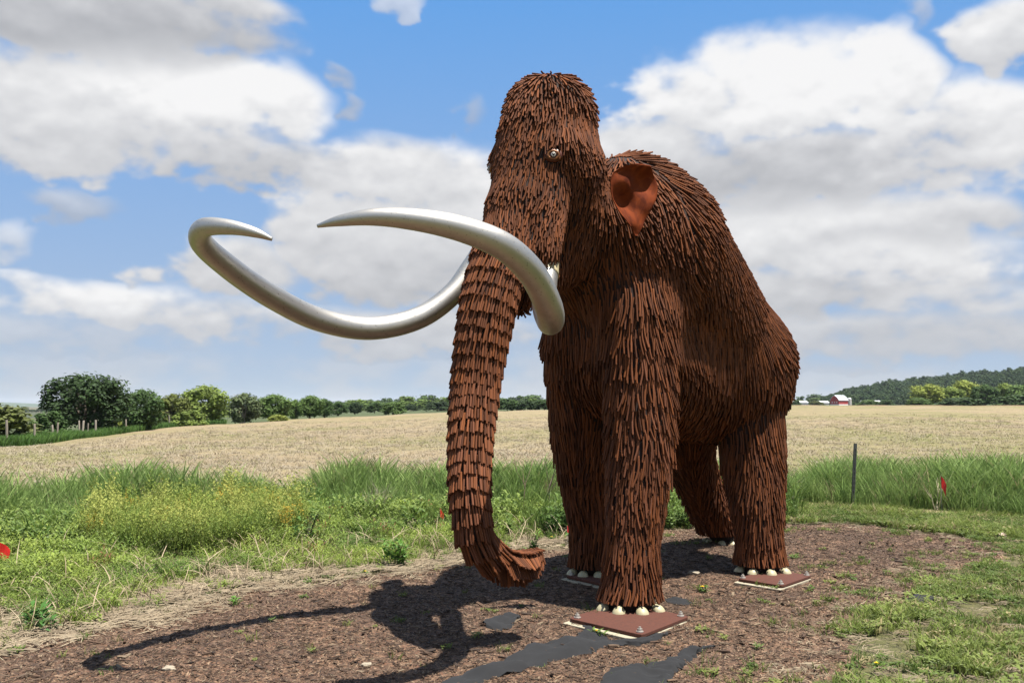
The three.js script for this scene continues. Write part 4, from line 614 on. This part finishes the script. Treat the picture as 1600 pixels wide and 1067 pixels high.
function tree(px0, px1, pyTop, d, shape, tone, label, name = 'leafy_tree', o = {}) {
  const px = (px0 + px1) / 2, a = azOf(px), x = Math.sin(a) * d, z = -Math.cos(a) * d, y = height(x, z), top = at(px, pyTop, -z).y, h = top - y, w = (px1 - px0) / LENS * d, k = treeCount++;
  const t = thing(name, label, o.bush ? 'bush' : 'tree', V(x, y, z), k * 2.1, o.group), list = CROWNS[shape], c = part('crown', list[k % list.length], LEAF[tone], t), lift = o.lift ?? (o.bush ? -0.08 : 0.04);
  c.position.y = h * lift; c.scale.set(w * 1.06, h * (1 - lift) * 0.99, w * 1.06);
  const b = part(o.bush ? 'stems' : 'trunk', trunkGeos[k % 3], o.pale ? paleBark : barkMat, t); b.scale.set(Math.min(w, h) * 1.0, h * (o.pale ? 1.12 : 0.92), Math.min(w, h) * 1.0);
  return t;
}
tree(-60, 58, 627, 74, 'bush', 'olive', 'olive green rounded bush behind the first fence posts', 'leafy_bush', { bush: 1 });
tree(52, 104, 640, 84, 'bush', 'deep', 'low dark shrub between the olive bush and the big dark tree', 'leafy_bush', { bush: 1 });
tree(84, 194, 577, 98, 'broad', 'dark', 'big dark broad crowned tree, tallest along the fence', 'leafy_tree', { lift: 0.08 });
tree(190, 256, 605, 108, 'round', 'deep', 'medium dark green tree right behind the fence next to the biggest tree');
tree(180, 206, 632, 128, 'bush', 'lime', 'pale yellow green bush showing between two dark trees', 'leafy_bush', { bush: 1 });
tree(240, 302, 612, 124, 'round', 'olive', 'yellowish green tree with loose crown behind the middle fence posts');
tree(282, 358, 599, 134, 'round', 'light', 'light green tall tree at the end of the grass bank');
tree(268, 322, 640, 122, 'bush', 'light', 'light green bush under the pale tall trees at the fence', 'leafy_bush', { bush: 1 });
tree(352, 412, 611, 142, 'round', 'grey', 'greyish green tree with bare pale branches in its crown', 'leafy_tree', { pale: 1, lift: 0.02 });
tree(398, 458, 614, 158, 'round', 'mid', 'fresh green round tree beside the greyish tree');
tree(418, 452, 647, 152, 'bush', 'lime', 'small pale bush at the foot of the tree row', 'leafy_bush', { bush: 1 });
tree(448, 476, 622, 176, 'round', 'mid', 'slim green tree between two round ones in the row');
tree(464, 508, 616, 180, 'round', 'mid', 'upright green tree near the end of the tree row');
tree(494, 522, 621, 190, 'round', 'deep', 'dark green tree ending the long row');
tree(514, 546, 626, 270, 'bush', 'deep', 'dark low tree just past the end of the long row');
tree(544, 568, 627, 300, 'round', 'dark', 'small dark round tree alone in the green pasture');
tree(570, 602, 627, 330, 'bush', 'deep', 'wide low dark tree behind the bright round bush');
tree(597, 634, 627, 236, 'bush', 'mid', 'compact bright dark green round tree at the field edge');
tree(632, 654, 631, 380, 'bush', 'dark', 'tiny far dark bush next to the compact round tree');
tree(662, 706, 627, 330, 'bush', 'dark', 'dark hedge like clump partly behind the trunk');
tree(702, 742, 628, 340, 'bush', 'deep', 'dark clump hidden behind the trunk');
tree(774, 812, 622, 262, 'bush', 'deep', 'dark leafy hedge tree just behind the trunk edge');
tree(802, 838, 624, 258, 'bush', 'dark', 'dark leafy hedge tree midway between trunk and far leg');
tree(830, 872, 623, 264, 'bush', 'deep', 'dark leafy hedge tree against the far fore leg');
// row before the wooded hill
tree(1414, 1452, 620, 372, 'bush', 'mid', 'green bush at the near end of the pale tree group', 'leafy_bush', { bush: 1 });
tree(1426, 1474, 598, 392, 'round', 'lime', 'yellow green round tree, first of the pale group');
tree(1464, 1502, 602, 396, 'round', 'light', 'pale green tree in the middle of the pale group');
tree(1482, 1528, 592, 404, 'round', 'lime', 'tallest yellow green tree before the wooded hill');
tree(1466, 1528, 620, 372, 'bush', 'deep', 'wide dark bush in front of the pale trees', 'leafy_bush', { bush: 1 });
tree(1520, 1556, 598, 398, 'round', 'deep', 'dark green tree between the pale ones before the hill');
tree(1550, 1588, 597, 402, 'round', 'light', 'light green tree next to the dark one before the hill');
tree(1556, 1612, 616, 374, 'bush', 'deep', 'dark green bush near the end of the row before the hill', 'leafy_bush', { bush: 1 });
tree(1580, 1640, 596, 396, 'round', 'mid', 'green tree at the end of the row before the hill');
tree(1640, 1700, 600, 396, 'round', 'light', 'light tree past the end of the row before the hill');
tree(1338, 1370, 624, 560, 'bush', 'mid', 'low bush between the barn and the pale trees', 'leafy_bush', { bush: 1 });
tree(1372, 1394, 624, 565, 'bush', 'deep', 'small round bush alone before the hill', 'leafy_bush', { bush: 1 });
tree(1262, 1286, 626, 760, 'bush', 'olive', 'olive bush beside the white farm shed', 'leafy_bush', { bush: 1 });
tree(1236, 1250, 625, 700, 'bush', 'deep', 'dark bush before the flat white shed', 'leafy_bush', { bush: 1 });

// farm
const redBoard = std(rgb(0.36, 0.035, 0.03)), tin = std(rgb(0.55, 0.57, 0.60), { roughness: 0.5, metalness: 0.3 }), whiteBoard = std(rgb(0.75, 0.75, 0.74));
function prism(profile, depth) { const s = new THREE.Shape(profile.map(([x, y]) => new THREE.Vector2(x, y))), g = new THREE.ExtrudeGeometry(s, { depth, bevelEnabled: false }); g.translate(0, 0, -depth / 2); return g; }
{
  const p = at(1312, 634, 880), t = thing('red_barn', 'red gambrel roofed barn with pale metal roof below the wooded hill', 'barn', V(p.x, height(p.x, p.z), p.z), -0.92), W2 = 4.6, E = 4.6, K = 7.2, R2 = 9.2, D = 15;
  part('wall', prism([[-W2, 0], [W2, 0], [W2, E], [W2 * 0.62, K], [0, R2], [-W2 * 0.62, K], [-W2, E]], D), redBoard, t);
  for (const s of [-1, 1]) { const a = [[W2 + 0.35, E - 0.3], [W2 * 0.62, K + 0.06], [0, R2 + 0.06], [0, R2 + 0.3], [W2 * 0.62 + 0.1, K + 0.28], [W2 + 0.5, E - 0.12]].map(([x, y]) => [x * s, y]); part('roof', prism(s > 0 ? a : a.reverse(), D + 0.8), tin, t); }
  part('base_wall', new THREE.BoxGeometry(W2 * 2 + 0.08, 0.9, D + 0.08).translate(0, 0.45, 0), whiteBoard, t);
  for (const x of [-2.4, 0, 2.4]) part('window', new THREE.BoxGeometry(0.9, 1.0, 0.08).translate(x, 2.8, D / 2 + 0.02), whiteBoard, t);
  part('door', new THREE.BoxGeometry(2.2, 2.4, 0.1).translate(0, 5.4, D / 2 + 0.02), std(rgb(0.28, 0.025, 0.022)), t);
}
{
  const p = at(1328, 634, 890), t = thing('grain_silo', 'grey concrete silo standing beside the red barn', 'silo', V(p.x, height(p.x, p.z), p.z));
  part('wall', new THREE.CylinderGeometry(2, 2, 6, 24).translate(0, 3, 0), std(rgb(0.42, 0.40, 0.37)), t); part('roof', new THREE.SphereGeometry(2.05, 24, 8, 0, 6.2832, 0, 1.57).scale(1, 0.5, 1).translate(0, 6, 0), tin, t);
}
function shed(px, d, w, h, dep, turn, label) { const p = at(px, 634, d), t = thing('farm_shed', label, 'shed', V(p.x, height(p.x, p.z), p.z), turn); part('wall', new THREE.BoxGeometry(w, h * 0.62, dep).translate(0, h * 0.31, 0), std(rgb(0.5, 0.48, 0.45)), t); part('roof', prism([[-dep / 2 - 0.4, h * 0.62], [dep / 2 + 0.4, h * 0.62], [0, h]], w + 0.6).rotateY(Math.PI / 2), std(rgb(0.80, 0.81, 0.82), { roughness: 0.5 }), t); }
shed(1249, 860, 14, 4.0, 9, 0.1, 'long low shed with white roof nearest the mammoth rump');
shed(1287, 900, 8.5, 4.2, 7, 0.15, 'white roofed shed touching the red barn');
shed(1322, 905, 6.5, 3.6, 6, -0.2, 'small pale lean shed between barn and silo');
shed(1361, 870, 17, 4.2, 9, -0.1, 'white roofed shed behind the low bushes past the silo');
// wooded hill
const RIDGE = [[1150, 0], [1237, 1], [1290, 6], [1340, 15], [1400, 24], [1460, 29], [1520, 34], [1600, 39], [1700, 46], [2000, 54], [2300, 30]];
const hillHeight = (px, d) => table(RIDGE, px) * smooth(960, 1420, d) * (1 - 0.5 * smooth(1500, 2200, d));
{
  const g = new Geo(), N = 70, M = 24; for (let j = 0; j <= M; j++) for (let i = 0; i <= N; i++) { const px = lerp(1150, 2300, i / N), d = lerp(930, 2200, j / M), a = azOf(px), x = Math.sin(a) * d, z = -Math.cos(a) * d; g.v(V(x, height(x, z) + hillHeight(px, d) + (j === 0 ? -3 : 0.2), z)); }
  for (let j = 0; j < M; j++) for (let i = 0; i < N; i++) { const q = j * (N + 1) + i; g.quad(q, q + 1, q + N + 2, q + N + 1); }
  struct('hill', g.build(), std(rgb(0.05, 0.075, 0.025)));
  const r = rand(601), list = [[], []]; for (let k = 0; k < 4200; k++) { const px = lerp(1232, 2200, Math.pow(r(), 1.25)), d = lerp(965, 1500, Math.pow(r(), 0.8)), a = azOf(px), x = Math.sin(a) * d, z = -Math.cos(a) * d, hh = hillHeight(px, d), s = (6 + 10 * r() * r()) * smooth(1225, 1330, px) + 3 * r(); if (s < 3) continue; list[k % 2].push([place(x, height(x, z) + hh - s * 0.1, z, r() * 6.28, s * (0.9 + 0.4 * r()), s), mixc([0.028, 0.055, 0.02], [0.07, 0.11, 0.034], r() * r())]); }
  const f = new THREE.Group(); f.name = 'hill_woods'; scene.add(f); tag(f, 'dark green woods covering the hill behind the farm', 'woods', null, 'stuff');
  instances('wood_crowns', crown(611, 14, 40, 0.06, round), leafMat(0xffffff, 0.2), list[0], f); instances('wood_crowns', crown(612, 12, 44, 0.06, round), leafMat(0xffffff, 0.2), list[1], f);
}
{ // tree lines far beyond the pasture, and low hills on the skyline
  const r = rand(621), list = []; for (const [p0, p1, d, h, c, n] of [[545, 900, 560, 6, [0.10, 0.15, 0.035], 90], [500, 900, 900, 9, [0.06, 0.10, 0.03], 120], [-300, 700, 1500, 9, [0.045, 0.075, 0.03], 220], [700, 1300, 1200, 10, [0.045, 0.075, 0.028], 160], [1180, 1290, 1000, 7, [0.09, 0.13, 0.035], 60]]) for (let k = 0; k < n; k++) { const a = azOf(lerp(p0, p1, (k + r()) / n)), dd = d * (1 + 0.06 * r()), x = Math.sin(a) * dd, z = -Math.cos(a) * dd, s = h * (0.6 + 0.7 * r()) * (0.6 + 0.8 * Math.abs(noise2(k * 0.09, d))); list.push([place(x, height(x, z) - 0.5, z, r() * 6.28, s * 1.5, s), mixc(c, c, 0, 0.75 + 0.5 * r())]); }
  tag(instances('far_treeline', crown(613, 12, 40, 0.07, bushy), leafMat(0xffffff, 0.2), list), 'far low tree lines along the edge of the plain', 'trees');
  const g = new Geo(), N = 160; for (let j = 0; j <= 6; j++) for (let i = 0; i <= N; i++) { const a = lerp(-1.3, 1.3, i / N), d = 6500 + j * 500, x = Math.sin(a) * d, z = -Math.cos(a) * d, h = (26 + 30 * fbm2(a * 6 + 3, 0.4, 3)) * Math.sin(j / 6 * Math.PI); g.v(V(x, height(x, z) + h - 2, z)); }
  for (let j = 0; j < 6; j++) for (let i = 0; i < N; i++) { const q = j * (N + 1) + i; g.quad(q, q + 1, q + N + 2, q + N + 1); }
  struct('distant_hills', g.build(), std(rgb(0.05, 0.075, 0.04)));
}

scene.traverse((o) => { if (o.isMesh) o.castShadow = o.receiveShadow = true; });
renderer.render(scene, camera);
